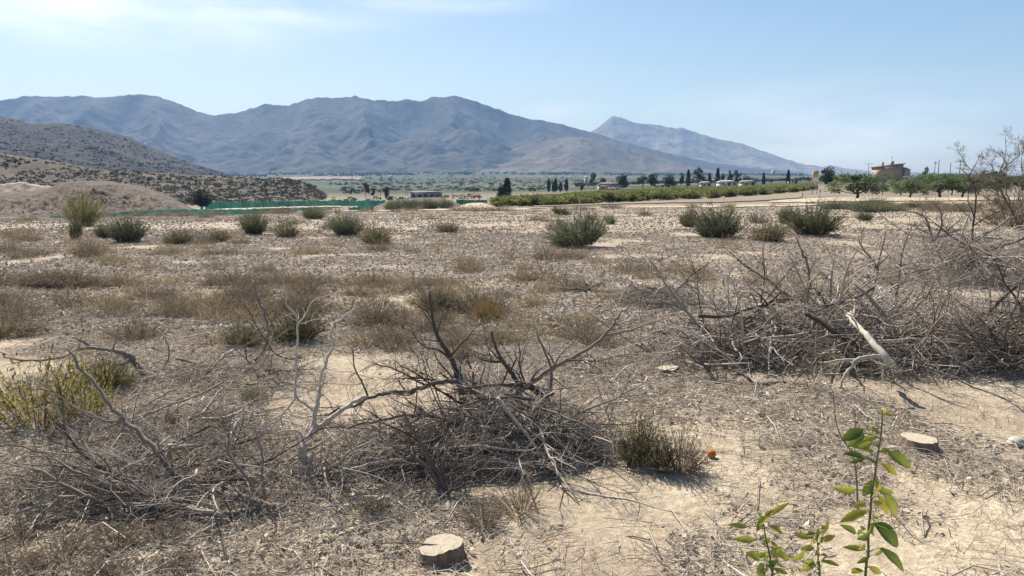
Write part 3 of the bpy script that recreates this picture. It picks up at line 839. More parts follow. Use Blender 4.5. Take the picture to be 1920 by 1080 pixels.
pylon(661, 480, 307, 'grey lattice pylon in front of the tan field, leftmost of the pylons')
pylon(762, 400, 294, 'faint grey lattice pylon behind the flat-roofed shed')
pylon(889, 380, 302, 'tall grey lattice pylon above the small red-roofed shelter')


def pole(px, Y, pytop, label, group=None, material='wood_pole', r=.1, arm=0.9, name='utility_pole', pyb=None):
    c = at(px, Y)
    if pyb: c[2] = P(px, pyb, Y)[2]
    h = float(P(px, pytop, Y)[2] - c[2])
    o = empty(name, c, label, 'pole', group)
    mb = MB(); tubes(mb, np.array([[0, 0, -.5], [0, 0, h / 2], [0, 0, h]]), np.array([r, r * .85, r * .7]), 7, .5, True); mb.obj('post', M[material], o)
    if arm:
        mb = MB(); box(mb, (0, -r - .05, h - .35), (arm * 2, .1, .12))
        for s in (-.85, 0, .85): bar(mb, (s * arm, -r - .05, h - .29), (s * arm, -r - .05, h - .05), .05)
        mb.obj('crossarm', M[material], o)


pole(713, 330, 328, 'utility pole with crossarm between two thin trees behind the netting')
pole(803, 420, 328, 'utility pole with crossarm rising right of the long shed roof')
pole(848, 340, 328, 'utility pole with crossarm left of the tall pylon')
pole(1000, 330, 336, 'short utility pole behind the left part of the orchard')
pole(1626, 420, 306, 'small distant pole with crossarm left of the brown farm building', r=.16, arm=2.2)
pole(1750, 190, 303, 'lamp-topped pole, leftmost of the skyline poles above the almond trees', r=.09, arm=.35)
pole(1757, 170, 299, 'tall thin pole, second of the skyline poles above the almond trees', r=.1, arm=0)
pole(1779, 160, 305, 'plain thin pole, third of the skyline poles above the almond trees', r=.09, arm=0)
pole(1797, 165, 300, 'tallest pole with a short crossarm, above the almond nearest the bare tree', r=.1, arm=.7)
for px, Y, pt in ((450, 225, 352), (471, 226, 354), (487, 227, 351), (503, 228, 350), (568, 231, 350), (610, 233, 353), (652, 236, 352), (695, 236, 350), (742, 236, 352), (829, 236, 347), (834, 230, 341), (848, 225, 347), (870, 225, 350), (913, 220, 347)):
    pole(px, Y, pt, 'thin pale upright post in the line of posts along the green netting', 'thin posts along the netting', 'pole_white', .055, 0, 'thin_post')


# green shade-net fences: posts and a sagging net each
def net_fence(pts, label, h, seed):
    """pts: (px, Y, pytop) along the fence"""
    rg = R_(seed); pts = np.array(pts, float); n = 90
    c = np.linspace(pts[0, 0], pts[-1, 0], n); Y = np.interp(c, pts[:, 0], pts[:, 1]); pt = np.interp(c, pts[:, 0], pts[:, 2])
    X = (c - 960) / F * Y; zg = H(X, Y); zt = np.maximum(P(c, pt, Y)[:, 2], zg + .5)
    o = empty('netting_fence', (X[0], Y[0], zg[0]), label, 'fence')
    off = np.array([X[0], Y[0], zg[0]])
    rows = []
    for v in np.linspace(0, 1, 6):
        wob = .14 * (fbm(c / 7., c * 0 + v * 2.5, seed, 3) - .5) * 2
        rows.append(np.stack([X, Y + wob, (zg - .15) * (1 - v) + (zt - .16 * np.abs(np.sin(c * .34)) - .1 * vn(c / 5, c * 0, seed)) * v], -1))
    V = np.stack(rows) - off; idx = np.arange(6 * n).reshape(6, n)
    mb = MB(); mb.add(V, np.stack([idx[:-1, :-1], idx[:-1, 1:], idx[1:, 1:], idx[1:, :-1]], -1)); mb.obj('net', M['net'], o, True)
    step = max(4, n // 16)
    for k in range(0, n, step):
        mb = MB(); bar(mb, np.array([X[k], Y[k] + .3, zg[k] - .3]) - off, np.array([X[k], Y[k] + .3, zt[k] + .05]) - off, .035); mb.obj('post', M['metal'], o)


net_fence([(95, 148, 403), (150, 150, 401.5), (190, 152, 400), (240, 155, 395), (320, 158, 391.5), (400, 162, 391), (480, 168, 391), (560, 170, 389.5), (625, 172, 389)], 'low green netting fence running in front of the earth mound', 1.5, 3)
net_fence([(388, 228, 378), (480, 229, 377), (560, 229, 376), (628, 230, 375.5), (674, 230, 375.5)], 'dark green netting fence behind the pale dirt road', 1.8, 5)
net_fence([(672, 196, 375), (700, 196, 374.5), (724, 196, 374.5)], 'short tall piece of dark green netting left of the earth bank', 2, 7)
net_fence([(655, 158, 388), (690, 157, 386), (720, 160, 381)], 'crumpled bright green netting lying low left of the earth bank', 1, 9)
net_fence([(856, 182, 373), (890, 180, 374), (914, 178, 374)], 'bright green netting under the small red-roofed shelter', 1.6, 11)

# ------------------------------------------------------------------ dead wood
def rotv(d, ang, phi, rng=None):
    """tilt unit vector d by ang towards azimuth phi around it"""
    r = np.array([0, 0, 1.]) if abs(d[2]) < .9 else np.array([1., 0, 0])
    a = nrm(np.cross(d, r)); b_ = np.cross(d, a)
    return d * math.cos(ang) + (a * math.cos(phi) + b_ * math.sin(phi)) * math.sin(ang)


class Wood:
    """collects tapered crooked twigs and turns them into one mesh"""
    def __init__(s, rmin=.0011): s.g = {}; s.rmin = rmin

    def line(s, Pt, R, sides, t):
        s.g.setdefault((len(Pt), sides), []).append((Pt, R, t))

    def grow(s, rg, p, d, Ln, r, lv, mx, kids, up=0., crook=.22, tint=.5):
        n = 9 if lv == 0 else (6 if lv == 1 else 4)
        pts = [np.asarray(p, float)]; d = nrm(np.asarray(d, float)); st = Ln / (n - 1); dirs = [d]
        for k in range(n - 1):
            d = nrm(d + rg.normal(0, crook, 3) + np.array([0, 0, up]))
            pts.append(pts[-1] + d * st); dirs.append(d)
        pts = np.array(pts); R = r * np.linspace(1, .3 if lv < mx else .2, n)
        s.line(pts, R, 6 if r > .008 else (5 if r > .004 else 3), float(np.clip(tint + rg.normal(0, .17), 0, 1)))
        if lv < mx:
            for _ in range(rg.poisson(kids[lv])):
                f = rg.uniform(.15, .98); k = min(int(f * (n - 1)), n - 2); q = pts[k] + (pts[k + 1] - pts[k]) * (f * (n - 1) - k)
                dd = rotv(dirs[k], rg.uniform(.45, 1.15), rg.uniform(0, 2 * PI))
                s.grow(rg, q, dd, Ln * rg.uniform(.28, .62) * (1.15 - .55 * f), max(r * (1 - .65 * f) * rg.uniform(.4, .65), s.rmin), lv + 1, mx, kids, up, crook * 1.1, tint)

    def limb(s, rg, pts, r0, r1, kids=(5, 3, 2), mx=3, ln=.35, tint=.5, up=.02, crook=.2, fmin=.1):
        """a limb along given points with side twigs"""
        pts = np.asarray(pts, float)
        # resample smoothly
        m = len(pts); tt = np.linspace(0, m - 1, max(5, (m - 1) * 4 + 1)); i = np.minimum(tt.astype(int), m - 2); f = (tt - i)[:, None]
        p0, p1, p2, p3 = pts[np.maximum(i - 1, 0)], pts[i], pts[i + 1], pts[np.minimum(i + 2, m - 1)]
        Q = .5 * ((2 * p1) + (-p0 + p2) * f + (2 * p0 - 5 * p1 + 4 * p2 - p3) * f ** 2 + (-p0 + 3 * p1 - 3 * p2 + p3) * f ** 3)
        tot = np.linalg.norm(np.diff(Q, axis=0), axis=1).sum()
        Q[1:-1] += rg.normal(0, min(.005, tot * .005) * min(1, r0 / .008), (len(Q) - 2, 3)) * (kids[0] > 0)
        R = np.linspace(r0, r1, len(Q)) * rg.uniform(.94, 1.06, len(Q))
        s.line(Q, R, 8 if r0 > .012 else 6, tint)
        D = nrm(np.gradient(Q, axis=0))
        for _ in range(rg.poisson(kids[0])):
            k = rg.integers(int(len(Q) * fmin), len(Q)); fr = k / (len(Q) - 1)
            s.grow(rg, Q[k], rotv(D[k], rg.uniform(.4, 1.1), rg.uniform(0, 2 * PI)), ln * rg.uniform(.5, 1.3) * (1 - .4 * fr), max(R[k] * rg.uniform(.35, .6), .0018, s.rmin), 1, mx, kids, up, crook, tint)

    def mesh(s, floor=None):
        mb = MB()
        for (n, sd_), l in s.g.items():
            Pt = np.array([a for a, _, _ in l]); R = np.array([b_ for _, b_, _ in l]); t = np.array([c for _, _, c in l])
            if floor: Pt[..., 2] = np.maximum(Pt[..., 2], H(Pt[..., 0], Pt[..., 1]) + R * .6)
            tubes(mb, Pt, R, sd_, t, sd_ >= 5)
        return mb


wid = [0]


def hero(name, label, cat, limbs, material='bark', group=None, seed=None, kids=(6, 3, 2), ln=.3, tint=.5, mx=3, up=.02, crook=.2):
    """a branch or dead shrub whose limbs follow given points (px, py, Y)"""
    wid[0] += 1; rg = R_(seed or 400 + wid[0]); w = Wood()
    for lb in limbs:
        pts, r0, r1 = lb[:3]; kk = lb[3] if len(lb) > 3 else kids
        a = np.array(pts, float)
        w.limb(rg, P(a[:, 0], a[:, 1], a[:, 2]), r0, r1, kk, mx, ln, tint, up, crook)
    mb = w.mesh(True); V = np.concatenate(mb.V); off = V[0].copy()
    mb.V = [V - off]; mb.t = [np.concatenate(mb.t)]
    o = mb.obj(name, M[material], None, True); o.location = [float(c) for c in off]
    return tag(o, label, cat, group)


# ---- foreground left: the big fallen limb
hero('fallen_limb', 'big fallen dead limb, butt on bare sand, spreading across the lower left', 'dead branch', [
    ([(532, 958, 3.68), (500, 952, 3.68), (450, 962, 3.62), (380, 968, 3.6), (300, 960, 3.62), (200, 968, 3.62), (100, 955, 3.66), (10, 962, 3.7)], .027, .007, (8, 4, 2)),
    ([(505, 948, 3.7), (455, 935, 3.75), (400, 920, 3.8), (345, 905, 3.85), (318, 880, 3.87), (295, 850, 3.9), (262, 815, 3.95), (232, 785, 4.0), (205, 757, 4.02), (172, 715, 4.08), (148, 690, 4.1), (128, 655, 4.15)], .024, .006, (10, 4, 2)),
    ([(400, 919, 3.8), (340, 921, 3.72), (270, 925, 3.66), (200, 910, 3.66), (140, 880, 3.7), (80, 850, 3.75)], .015, .005, (7, 4, 2)),
    ([(215, 962, 3.62), (170, 935, 3.6), (120, 910, 3.6), (80, 885, 3.62), (20, 870, 3.66)], .015, .005, (8, 4, 2)),
    ([(232, 785, 4.0), (200, 790, 3.98), (150, 770, 3.98), (60, 705, 4.0)], .008, .003, (5, 3, 2)),
    ([(497, 938, 3.68), (492, 900, 3.7), (492, 860, 3.72), (485, 830, 3.75), (478, 800, 3.75)], .009, .003, (5, 2, 1)),
    ([(490, 935, 3.7), (462, 895, 3.72), (440, 865, 3.75), (415, 835, 3.78), (388, 808, 3.8)], .011, .003, (6, 3, 1)),
    ([(310, 885, 3.86), (345, 872, 3.9), (372, 850, 3.92)], .007, .003, (2, 1, 0))], 'bark', ln=.32, tint=.42)
# ---- grey-stripped standing sapling
hero('dead_sapling', 'small dead standing tree with a bleached gnarled foot left of the big brush heap', 'dead tree', [
    ([(560, 905, 4.08), (566, 880, 4.1), (570, 862, 4.12), (562, 850, 4.14), (572, 832, 4.16), (592, 806, 4.2), (612, 790, 4.22), (640, 770, 4.26), (668, 752, 4.3), (688, 742, 4.32)], .021, .010, (3, 3, 1)),
    ([(592, 806, 4.2), (591, 778, 4.22), (598, 740, 4.24), (600, 722, 4.24), (605, 705, 4.26), (615, 670, 4.3), (624, 645, 4.3), (620, 620, 4.32), (640, 597, 4.34), (672, 575, 4.36)], .014, .004, (5, 3, 1)),
    ([(585, 768, 4.22), (572, 755, 4.22), (556, 744, 4.22), (557, 700, 4.24), (557, 643, 4.26), (557, 594, 4.28), (537, 570, 4.3), (533, 529, 4.32), (520, 502, 4.34)], .009, .0035, (4, 3, 1)),
    ([(556, 744, 4.22), (540, 765, 4.2), (527, 782, 4.18), (531, 803, 4.16)], .007, .003, (2, 1, 0)),
    ([(556, 725, 4.23), (575, 700, 4.25), (590, 685, 4.27)], .005, .002, (2, 1, 0)),
    ([(557, 612, 4.28), (573, 590, 4.32), (590, 562, 4.36), (640, 549, 4.42)], .005, .002, (3, 2, 1)),
    ([(566, 860, 4.12), (572, 840, 4.08), (562, 812, 4.05), (545, 806, 4.03), (522, 810, 4.0)], .009, .004, (1, 1, 0)),
    ([(566, 870, 4.1), (580, 885, 4.08), (584, 858, 4.12), (592, 850, 4.14)], .016, .006, (0, 0, 0))], 'grey', ln=.2, tint=.45)
hero('leaning_snag', 'curved dark dead stem with a pale broken tip rising behind the small dead tree', 'dead branch', [
    ([(450, 690, 6.5), (486, 668, 6.5), (501, 632, 6.5), (498, 592, 6.5), (482, 558, 6.52), (474, 527, 6.55)], .020, .007, (4, 3, 1)),
    ([(490, 572, 6.5), (510, 605, 6.45), (528, 628, 6.42)], .010, .005, (3, 2, 1))], 'bark', ln=.3, tint=.35)
hero('short_log', 'short thick crooked log lying left of the small dead tree, sawn end facing right', 'log', [
    ([(330, 672, 6.75), (372, 682, 6.6), (410, 696, 6.5), (440, 702, 6.45), (468, 702, 6.45)], .012, .036, (3, 2, 1))], 'bark', tint=.35)
hero('arched_branch', 'arched dead branch with a thick dark butt bending left above the yellow-green shrub', 'dead branch', [
    ([(285, 712, 6.1), (268, 700, 6.12), (252, 680, 6.15), (245, 668, 6.15), (225, 660, 6.15), (200, 655, 6.18), (176, 652, 6.2), (150, 638, 6.2), (136, 631, 6.25)], .034, .008, (4, 3, 1)),
    ([(176, 652, 6.2), (140, 656, 6.1), (120, 668, 5.9), (60, 676, 5.7), (15, 672, 5.6), (0, 660, 5.55)], .014, .004, (3, 2, 1)),
    ([(245, 676, 6.14), (225, 684, 6.0), (195, 684, 5.9), (165, 695, 5.8), (155, 703, 5.8)], .012, .004, (4, 2, 1)),
    ([(212, 658, 6.15), (215, 645, 6.16), (226, 628, 6.2)], .008, .003, (2, 1, 0))], 'bark', ln=.25, tint=.3)
hero('fallen_branch', 'thin dead branch standing upright from the litter beside the arched branch', 'dead branch', [
    ([(302, 700, 6.4), (316, 670, 6.45), (314, 645, 6.5), (305, 628, 6.55), (298, 620, 6.6)], .008, .003, (3, 2, 1)),
    ([(290, 696, 6.3), (330, 708, 6.2), (365, 716, 6.1), (400, 722, 6.0)], .014, .006, (3, 2, 1))], 'bark', tint=.4)
# ---- central heap: the readable limbs
hero('dead_limb', 'thick dark limb rising crookedly left from the top of the central brush heap', 'dead branch', [
    ([(880, 800, 4.9), (868, 752, 4.9), (860, 712, 4.9), (852, 688, 4.92), (835, 655, 4.95), (818, 625, 5.0), (812, 590, 5.02), (805, 545, 5.05)], .027, .007, (7, 3, 2)),
    ([(915, 775, 4.8), (900, 745, 4.82), (880, 718, 4.85), (858, 700, 4.9)], .022, .018, (3, 3, 2)),
    ([(846, 675, 4.93), (820, 655, 4.9), (795, 650, 4.86), (770, 622, 4.84)], .009, .003, (4, 3, 1))], 'dark', ln=.35, tint=.6)
hero('dead_limb', 'dark forked limb pointing up in the middle of the central brush heap', 'dead branch', [
    ([(1045, 790, 4.7), (1020, 752, 4.72), (998, 728, 4.74), (975, 718, 4.75), (960, 702, 4.78), (945, 680, 4.8), (930, 655, 4.82), (922, 620, 4.85)], .026, .006, (8, 3, 2)),
    ([(940, 678, 4.8), (915, 677, 4.75), (890, 668, 4.72)], .011, .004, (3, 2, 1)),
    ([(955, 700, 4.78), (962, 685, 4.8), (968, 672, 4.8)], .008, .004, (1, 1, 0)),
    ([(985, 722, 4.75), (950, 722, 4.6), (900, 725, 4.5), (850, 730, 4.45)], .014, .005, (4, 3, 1))], 'dark', ln=.35, tint=.6)
hero('dead_limb', 'long dark limb reaching up right from the central brush heap to a bare pointed tip', 'dead branch', [
    ([(960, 745, 4.7), (985, 725, 4.72), (1018, 702, 4.76), (1048, 683, 4.8), (1076, 668, 4.85), (1106, 652, 4.9), (1138, 625, 4.95), (1155, 600, 4.98), (1170, 580, 5.0), (1197, 556, 5.05)], .021, .004, (7, 3, 1)),
    ([(1132, 630, 4.94), (1170, 622, 5.0), (1210, 610, 5.05), (1245, 596, 5.1)], .009, .003, (4, 2, 1)),
    ([(1034, 690, 4.78), (1020, 655, 4.8), (1010, 635, 4.82), (1005, 615, 4.84)], .008, .003, (3, 2, 1)),
    ([(1034, 690, 4.78), (1034, 715, 4.74), (1030, 740, 4.7)], .01, .007, (2, 1, 1))], 'bark', ln=.3, tint=.3)
hero('dead_limb', 'long low limb sweeping left from the central brush heap over bare sand', 'dead branch', [
    ([(875, 745, 4.7), (855, 715, 4.7), (820, 718, 4.66), (780, 730, 4.62), (740, 736, 4.58), (700, 745, 4.54), (665, 762, 4.5), (640, 768, 4.48), (615, 778, 4.46)], .017, .006, (9, 4, 2)),
    ([(800, 724, 4.64), (770, 708, 4.64), (735, 690, 4.64), (700, 682, 4.66)], .008, .003, (6, 3, 2)),
    ([(690, 746, 4.53), (680, 718, 4.52), (665, 690, 4.52), (662, 655, 4.54)], .007, .003, (5, 3, 1))], 'bark', ln=.32, tint=.35)
hero('dead_limb', 'lower long limb lying left from the central brush heap just under a similar one', 'dead branch', [
    ([(860, 800, 4.5), (820, 782, 4.48), (760, 778, 4.44), (700, 792, 4.4), (640, 800, 4.38), (590, 806, 4.36)], .013, .004, (9, 4, 2))], 'bark', ln=.3, tint=.4)
hero('pale_stick', 'straight pale peeled stick slanting down the front right of the central brush heap', 'stick', [
    ([(932, 745, 4.42), (960, 782, 4.36), (988, 815, 4.3), (1012, 850, 4.24), (1048, 892, 4.15)], .011, .008, (0, 0, 0))], 'pale', tint=.5)
hero('pale_stick', 'long grey stick lying level at the lower left of the central brush heap', 'stick', [
    ([(572, 897, 4.08), (640, 884, 4.12), (710, 868, 4.16), (790, 852, 4.2)], .014, .008, (2, 2, 1))], 'grey', tint=.8)
hero('pale_stick', 'pale bent stick lying across the face of the central brush heap', 'stick', [
    ([(835, 842, 4.18), (890, 836, 4.2), (940, 842, 4.2), (985, 845, 4.2), (1010, 838, 4.22)], .007, .004, (3, 2, 1))], 'pale', tint=.2)
hero('pale_stick', 'thin pale stick lying just below a bent one on the central brush heap', 'stick', [
    ([(828, 860, 4.15), (880, 862, 4.15), (940, 866, 4.15), (1028, 872, 4.15)], .006, .003, (4, 2, 1))], 'pale', tint=.15)
hero('pale_stick', 'pale whitish twigs standing up at the right end of the central brush heap', 'stick', [
    ([(1150, 880, 4.3), (1146, 830, 4.34), (1142, 790, 4.36), (1128, 745, 4.4), (1112, 705, 4.42)], .005, .002, (6, 3, 1)),
    ([(1142, 790, 4.36), (1148, 760, 4.36), (1128, 725, 4.4)], .004, .002, (4, 2, 1))], 'pale', tint=.15, ln=.2)
hero('pale_stick', 'long pale sticks lying flat on sand in front of the central brush heap', 'stick', [
    ([(1050, 912, 4.0), (1120, 930, 3.9), (1190, 952, 3.8), (1275, 968, 3.68)], .006, .003, (3, 2, 1))], 'grey', tint=.9)
hero('log', 'short grey log end lying in the litter left of the central brush heap', 'log', [
    ([(640, 835, 4.62), (670, 838, 4.6), (692, 850, 4.55), (712, 862, 4.5)], .02, .012, (4, 2, 1))], 'bark', tint=.5)
# ---- further logs on the ground
hero('fallen_log', 'dark curved log lying alone in the middle of the field litter', 'log', [
    ([(1033, 545, 11.3), (1060, 553, 11.1), (1085, 550, 11.1), (1104, 540, 11.2), (1098, 532, 11.25)], .05, .02, (3, 2, 1)),
    ([(1100, 548, 11.2), (1140, 552, 11.1), (1175, 545, 11.2)], .03, .012, (5, 2, 1))], 'bark', tint=.3, ln=.5)
hero('fallen_log', 'fallen log with a white broken end lying left of the large right-hand brush heap', 'log', [
    ([(1205, 636, 7.9), (1228, 640, 7.8), (1255, 644, 7.7), (1288, 652, 7.5)], .02, .034, (4, 2, 1))], 'grey', tint=.45, ln=.4)
hero('fallen_log', 'dark forked log lying at the lower left foot of the large right-hand brush heap', 'log', [
    ([(1300, 705, 6.3), (1345, 722, 6.05), (1390, 734, 5.95), (1430, 734, 5.95), (1468, 731, 5.98)], .016, .030, (3, 2, 1)),
    ([(1347, 722, 6.05), (1325, 692, 6.1), (1306, 668, 6.15)], .017, .008, (5, 3, 1)),
    ([(1425, 732, 5.95), (1398, 706, 6.0), (1365, 690, 6.1)], .014, .006, (5, 3, 1))], 'bark', tint=.28, ln=.35)
# ---- right heap: readable limbs
hero('broken_log', 'thick bleached broken log jutting down out of the large right-hand brush heap', 'log', [
    ([(1590, 590, 6.2), (1612, 616, 5.95), (1632, 638, 5.8), (1652, 660, 5.68), (1674, 686, 5.6)], .020, .028, (2, 2, 1))], 'pale', tint=.62)
hero('forked_branch', 'pale forked branch below the bleached broken log at the front of the right-hand heap', 'dead branch', [
    ([(1650, 668, 5.62), (1625, 669, 5.6), (1606, 674, 5.58), (1594, 690, 5.55), (1582, 706, 5.52), (1576, 728, 5.5)], .017, .008, (3, 2, 1)),
    ([(1606, 676, 5.58), (1580, 675, 5.6), (1545, 680, 5.65)], .013, .006, (3, 2, 1))], 'pale', tint=.3)
hero('pale_stick', 'straight pale stick lying level at the upper left of the right-hand heap', 'stick', [
    ([(1362, 583, 7.1), (1400, 588, 7.05), (1440, 595, 7.0), (1470, 600, 6.9)], .012, .01, (2, 2, 1))], 'grey', tint=.95)
hero('pale_stick', 'short pale curved stick sticking out of the left top of the right-hand heap', 'stick', [
    ([(1472, 514, 7.4), (1480, 538, 7.3), (1496, 558, 7.2)], .01, .008, (1, 1, 0))], 'pale', tint=.35)
hero('pale_stick', 'hooked pale branch at the upper right of the right-hand heap', 'stick', [
    ([(1755, 612, 6.6), (1770, 585, 6.65), (1785, 558, 6.7), (1794, 540, 6.72), (1804, 548, 6.7)], .011, .006, (3, 2, 1))], 'pale', tint=.2)
hero('dead_limb', 'tall dark upright limb on the left shoulder of the right-hand heap', 'dead branch', [
    ([(1512, 590, 7.3), (1514, 545, 7.35), (1516, 500, 7.4), (1502, 470, 7.42), (1493, 445, 7.45)], .02, .005, (6, 3, 1))], 'bark', tint=.45, ln=.4)
hero('dead_limb', 'grey stripped upright limb just right of a dark one on the right-hand heap', 'dead branch', [
    ([(1556, 600, 7.2), (1557, 540, 7.25), (1560, 500, 7.3)], .02, .01, (5, 3, 1))], 'grey', tint=.6, ln=.45)
hero('dead_limb', 'cluster of dark upright twigs crowning the top of the right-hand heap', 'dead branch', [
    ([(1630, 560, 8.0), (1645, 505, 8.1), (1620, 470, 8.1), (1608, 440, 8.15)], .018, .004, (7, 3, 2)),
    ([(1645, 505, 8.1), (1655, 460, 8.15), (1662, 430, 8.2)], .014, .003, (6, 3, 2)),
    ([(1680, 560, 8.2), (1690, 480, 8.25), (1702, 440, 8.3), (1718, 415, 8.3)], .016, .003, (7, 3, 2))], 'bark', tint=.3, ln=.4)
hero('dead_limb', 'long dark limb leaning out left over bare sand from the right-hand heap', 'dead branch', [
    ([(1480, 560, 7.3), (1440, 525, 7.4), (1400, 500, 7.5), (1365, 470, 7.6)], .016, .004, (7, 3, 1))], 'bark', tint=.4, ln=.4)
hero('dead_limb', 'dark limb sloping down right through the middle of the right-hand heap', 'dead branch', [
    ([(1512, 588, 6.6), (1540, 605, 6.5), (1575, 630, 6.4), (1615, 655, 6.3)], .022, .016, (5, 3, 2))], 'dark', tint=.5, ln=.4)
hero('dead_limb', 'long twiggy grey limb spreading low to the left edge of the right-hand heap', 'dead branch', [
    ([(1480, 620, 6.9), (1430, 600, 7.0), (1370, 590, 7.1), (1320, 560, 7.2)], .018, .005, (9, 4, 2))], 'grey', tint=.4, ln=.45)
hero('pale_stick', 'long straight pole slanting down across the sand at the far right behind the heap', 'stick', [
    ([(1822, 460, 8.6), (1860, 478, 8.3), (1905, 500, 8.0), (1960, 524, 7.7)], .012, .01, (2, 1, 0))], 'bark', tint=.3)
hero('dead_shrub', 'brown dead shrub with a fan of fine stems at the right edge of the frame', 'dead shrub', [
    ([(1885, 690, 6.5), (1868, 640, 6.5), (1840, 600, 6.5), (1800, 570, 6.5)], .018, .004, (10, 5, 3)),
    ([(1890, 690, 6.45), (1885, 630, 6.4), (1905, 570, 6.4), (1915, 520, 6.4)], .016, .004, (10, 5, 3)),
    ([(1880, 690, 6.4), (1845, 650, 6.35), (1810, 630, 6.3), (1770, 610, 6.3)], .014, .004, (9, 5, 3)),
    ([(1895, 690, 6.5), (1925, 630, 6.4), (1955, 580, 6.4)], .016, .004, (9, 5, 3))], 'bark', tint=.25, ln=.45, crook=.14)
hero('dead_shrub', 'brown dead shrub fanning up at the left foot of the central brush heap', 'dead shrub', [
    ([(828, 935, 3.95), (818, 895, 3.98), (800, 850, 4.0), (778, 812, 4.02), (762, 780, 4.05)], .018, .004, (8, 5, 2)),
    ([(828, 935, 3.95), (812, 890, 3.96), (780, 860, 3.96), (740, 838, 3.98), (712, 826, 4.0)], .013, .003, (8, 5, 2)),
    ([(832, 935, 3.95), (830, 890, 3.96), (836, 850, 4.0), (850, 815, 4.04)], .012, .003, (8, 5, 2)),
    ([(836, 935, 3.93), (852, 905, 3.94), (880, 880, 3.96), (905, 862, 4.0)], .012, .003, (7, 5, 2))], 'bark', tint=.3, ln=.3, crook=.14)
hero('dead_shrub', 'bare dead shrub with curved spreading branches behind the right-hand heap', 'dead shrub', [
    ([(1748, 455, 13.0), (1742, 425, 13.0), (1730, 405, 13.0), (1700, 395, 13.0)], .03, .008, (7, 4, 3)),
    ([(1748, 455, 13.0), (1765, 425, 13.0), (1762, 395, 13.0), (1745, 378, 13.0)], .025, .006, (7, 4, 3)),
    ([(1748, 455, 13.0), (1780, 430, 12.9), (1800, 410, 12.9)], .02, .006, (7, 4, 3))], 'bark', tint=.4, ln=.7)


# ---- bare leafless tree at the right edge
rg = R_(71)
c = gy(1912, 428); tr = empty('bare_tree', c, 'bare leafless tree with brown twiggy crown at the right edge of the photo', 'tree')
Y0 = c[1]
w = Wood(.0032); a = lambda l: P(*np.array([(x, y, Y0 + d) for x, y, d in l], float).T) - c
w.limb(rg, a([(1912, 432, 0), (1900, 400, 0), (1882, 370, 0), (1872, 345, .1), (1868, 330, .1)]), .05, .028, (2, 2, 1), 3, .6, .35)
w.limb(rg, a([(1914, 432, 0), (1922, 390, .1), (1935, 350, .2), (1940, 310, .2), (1930, 280, .2)]), .05, .015, (6, 5, 4), 3, .7, .35)
w.mesh().obj('trunk', M['bark'], tr, True)
w = Wood(.0032)
for l in ([(1900, 400, 0), (1870, 382, -.2), (1845, 368, -.4), (1818, 352, -.5)], [(1882, 370, 0), (1868, 340, 0), (1862, 315, 0), (1850, 298, 0)], [(1868, 332, .1), (1880, 310, .2), (1886, 285, .2), (1885, 258, .2)],
          [(1868, 330, .1), (1900, 300, .4), (1912, 290, .5), (1908, 268, .5)], [(1872, 345, 0), (1840, 330, .5), (1815, 312, .6), (1798, 285, .6)], [(1912, 410, 0), (1925, 360, -.6), (1915, 310, -.9), (1920, 275, -.9)],
          [(1900, 400, 0), (1885, 350, -.7), (1888, 310, -1), (1870, 285, -1)], [(1885, 375, 0), (1850, 350, -.8), (1838, 320, -1.0)], [(1925, 380, 0), (1950, 340, .4), (1970, 300, .5)], [(1905, 405, 0), (1860, 395, .3), (1832, 390, .4)]):
    w.limb(rg, a(l), .022, .006, (22, 8, 4), 3, .6, .35, .04, .18)
w.mesh().obj('crown', M['bark'], tr, True)

# ---- heaps: single branches piled at random, plus their fine twig tangle
PILE = []
for k in range(9):
    rg = R_(500 + k); w = Wood()
    w.grow(rg, (-.55, 0, 0), (1, 0, .05), rg.uniform(1.0, 1.35), rg.uniform(.010, .019), 0, 3, (8, 4.5, 1.9), 0, .15, .45)
    PILE.append(w.mesh().mesh('heap_branch', M['bark'], True))
PILED = []
for me in PILE:
    q = me.copy(); q.materials.clear(); q.materials.append(M['dark']); PILED.append(q)
PILEG = []
for me in PILE:
    q = me.copy(); q.materials.clear(); q.materials.append(M['grey']); PILEG.append(q)


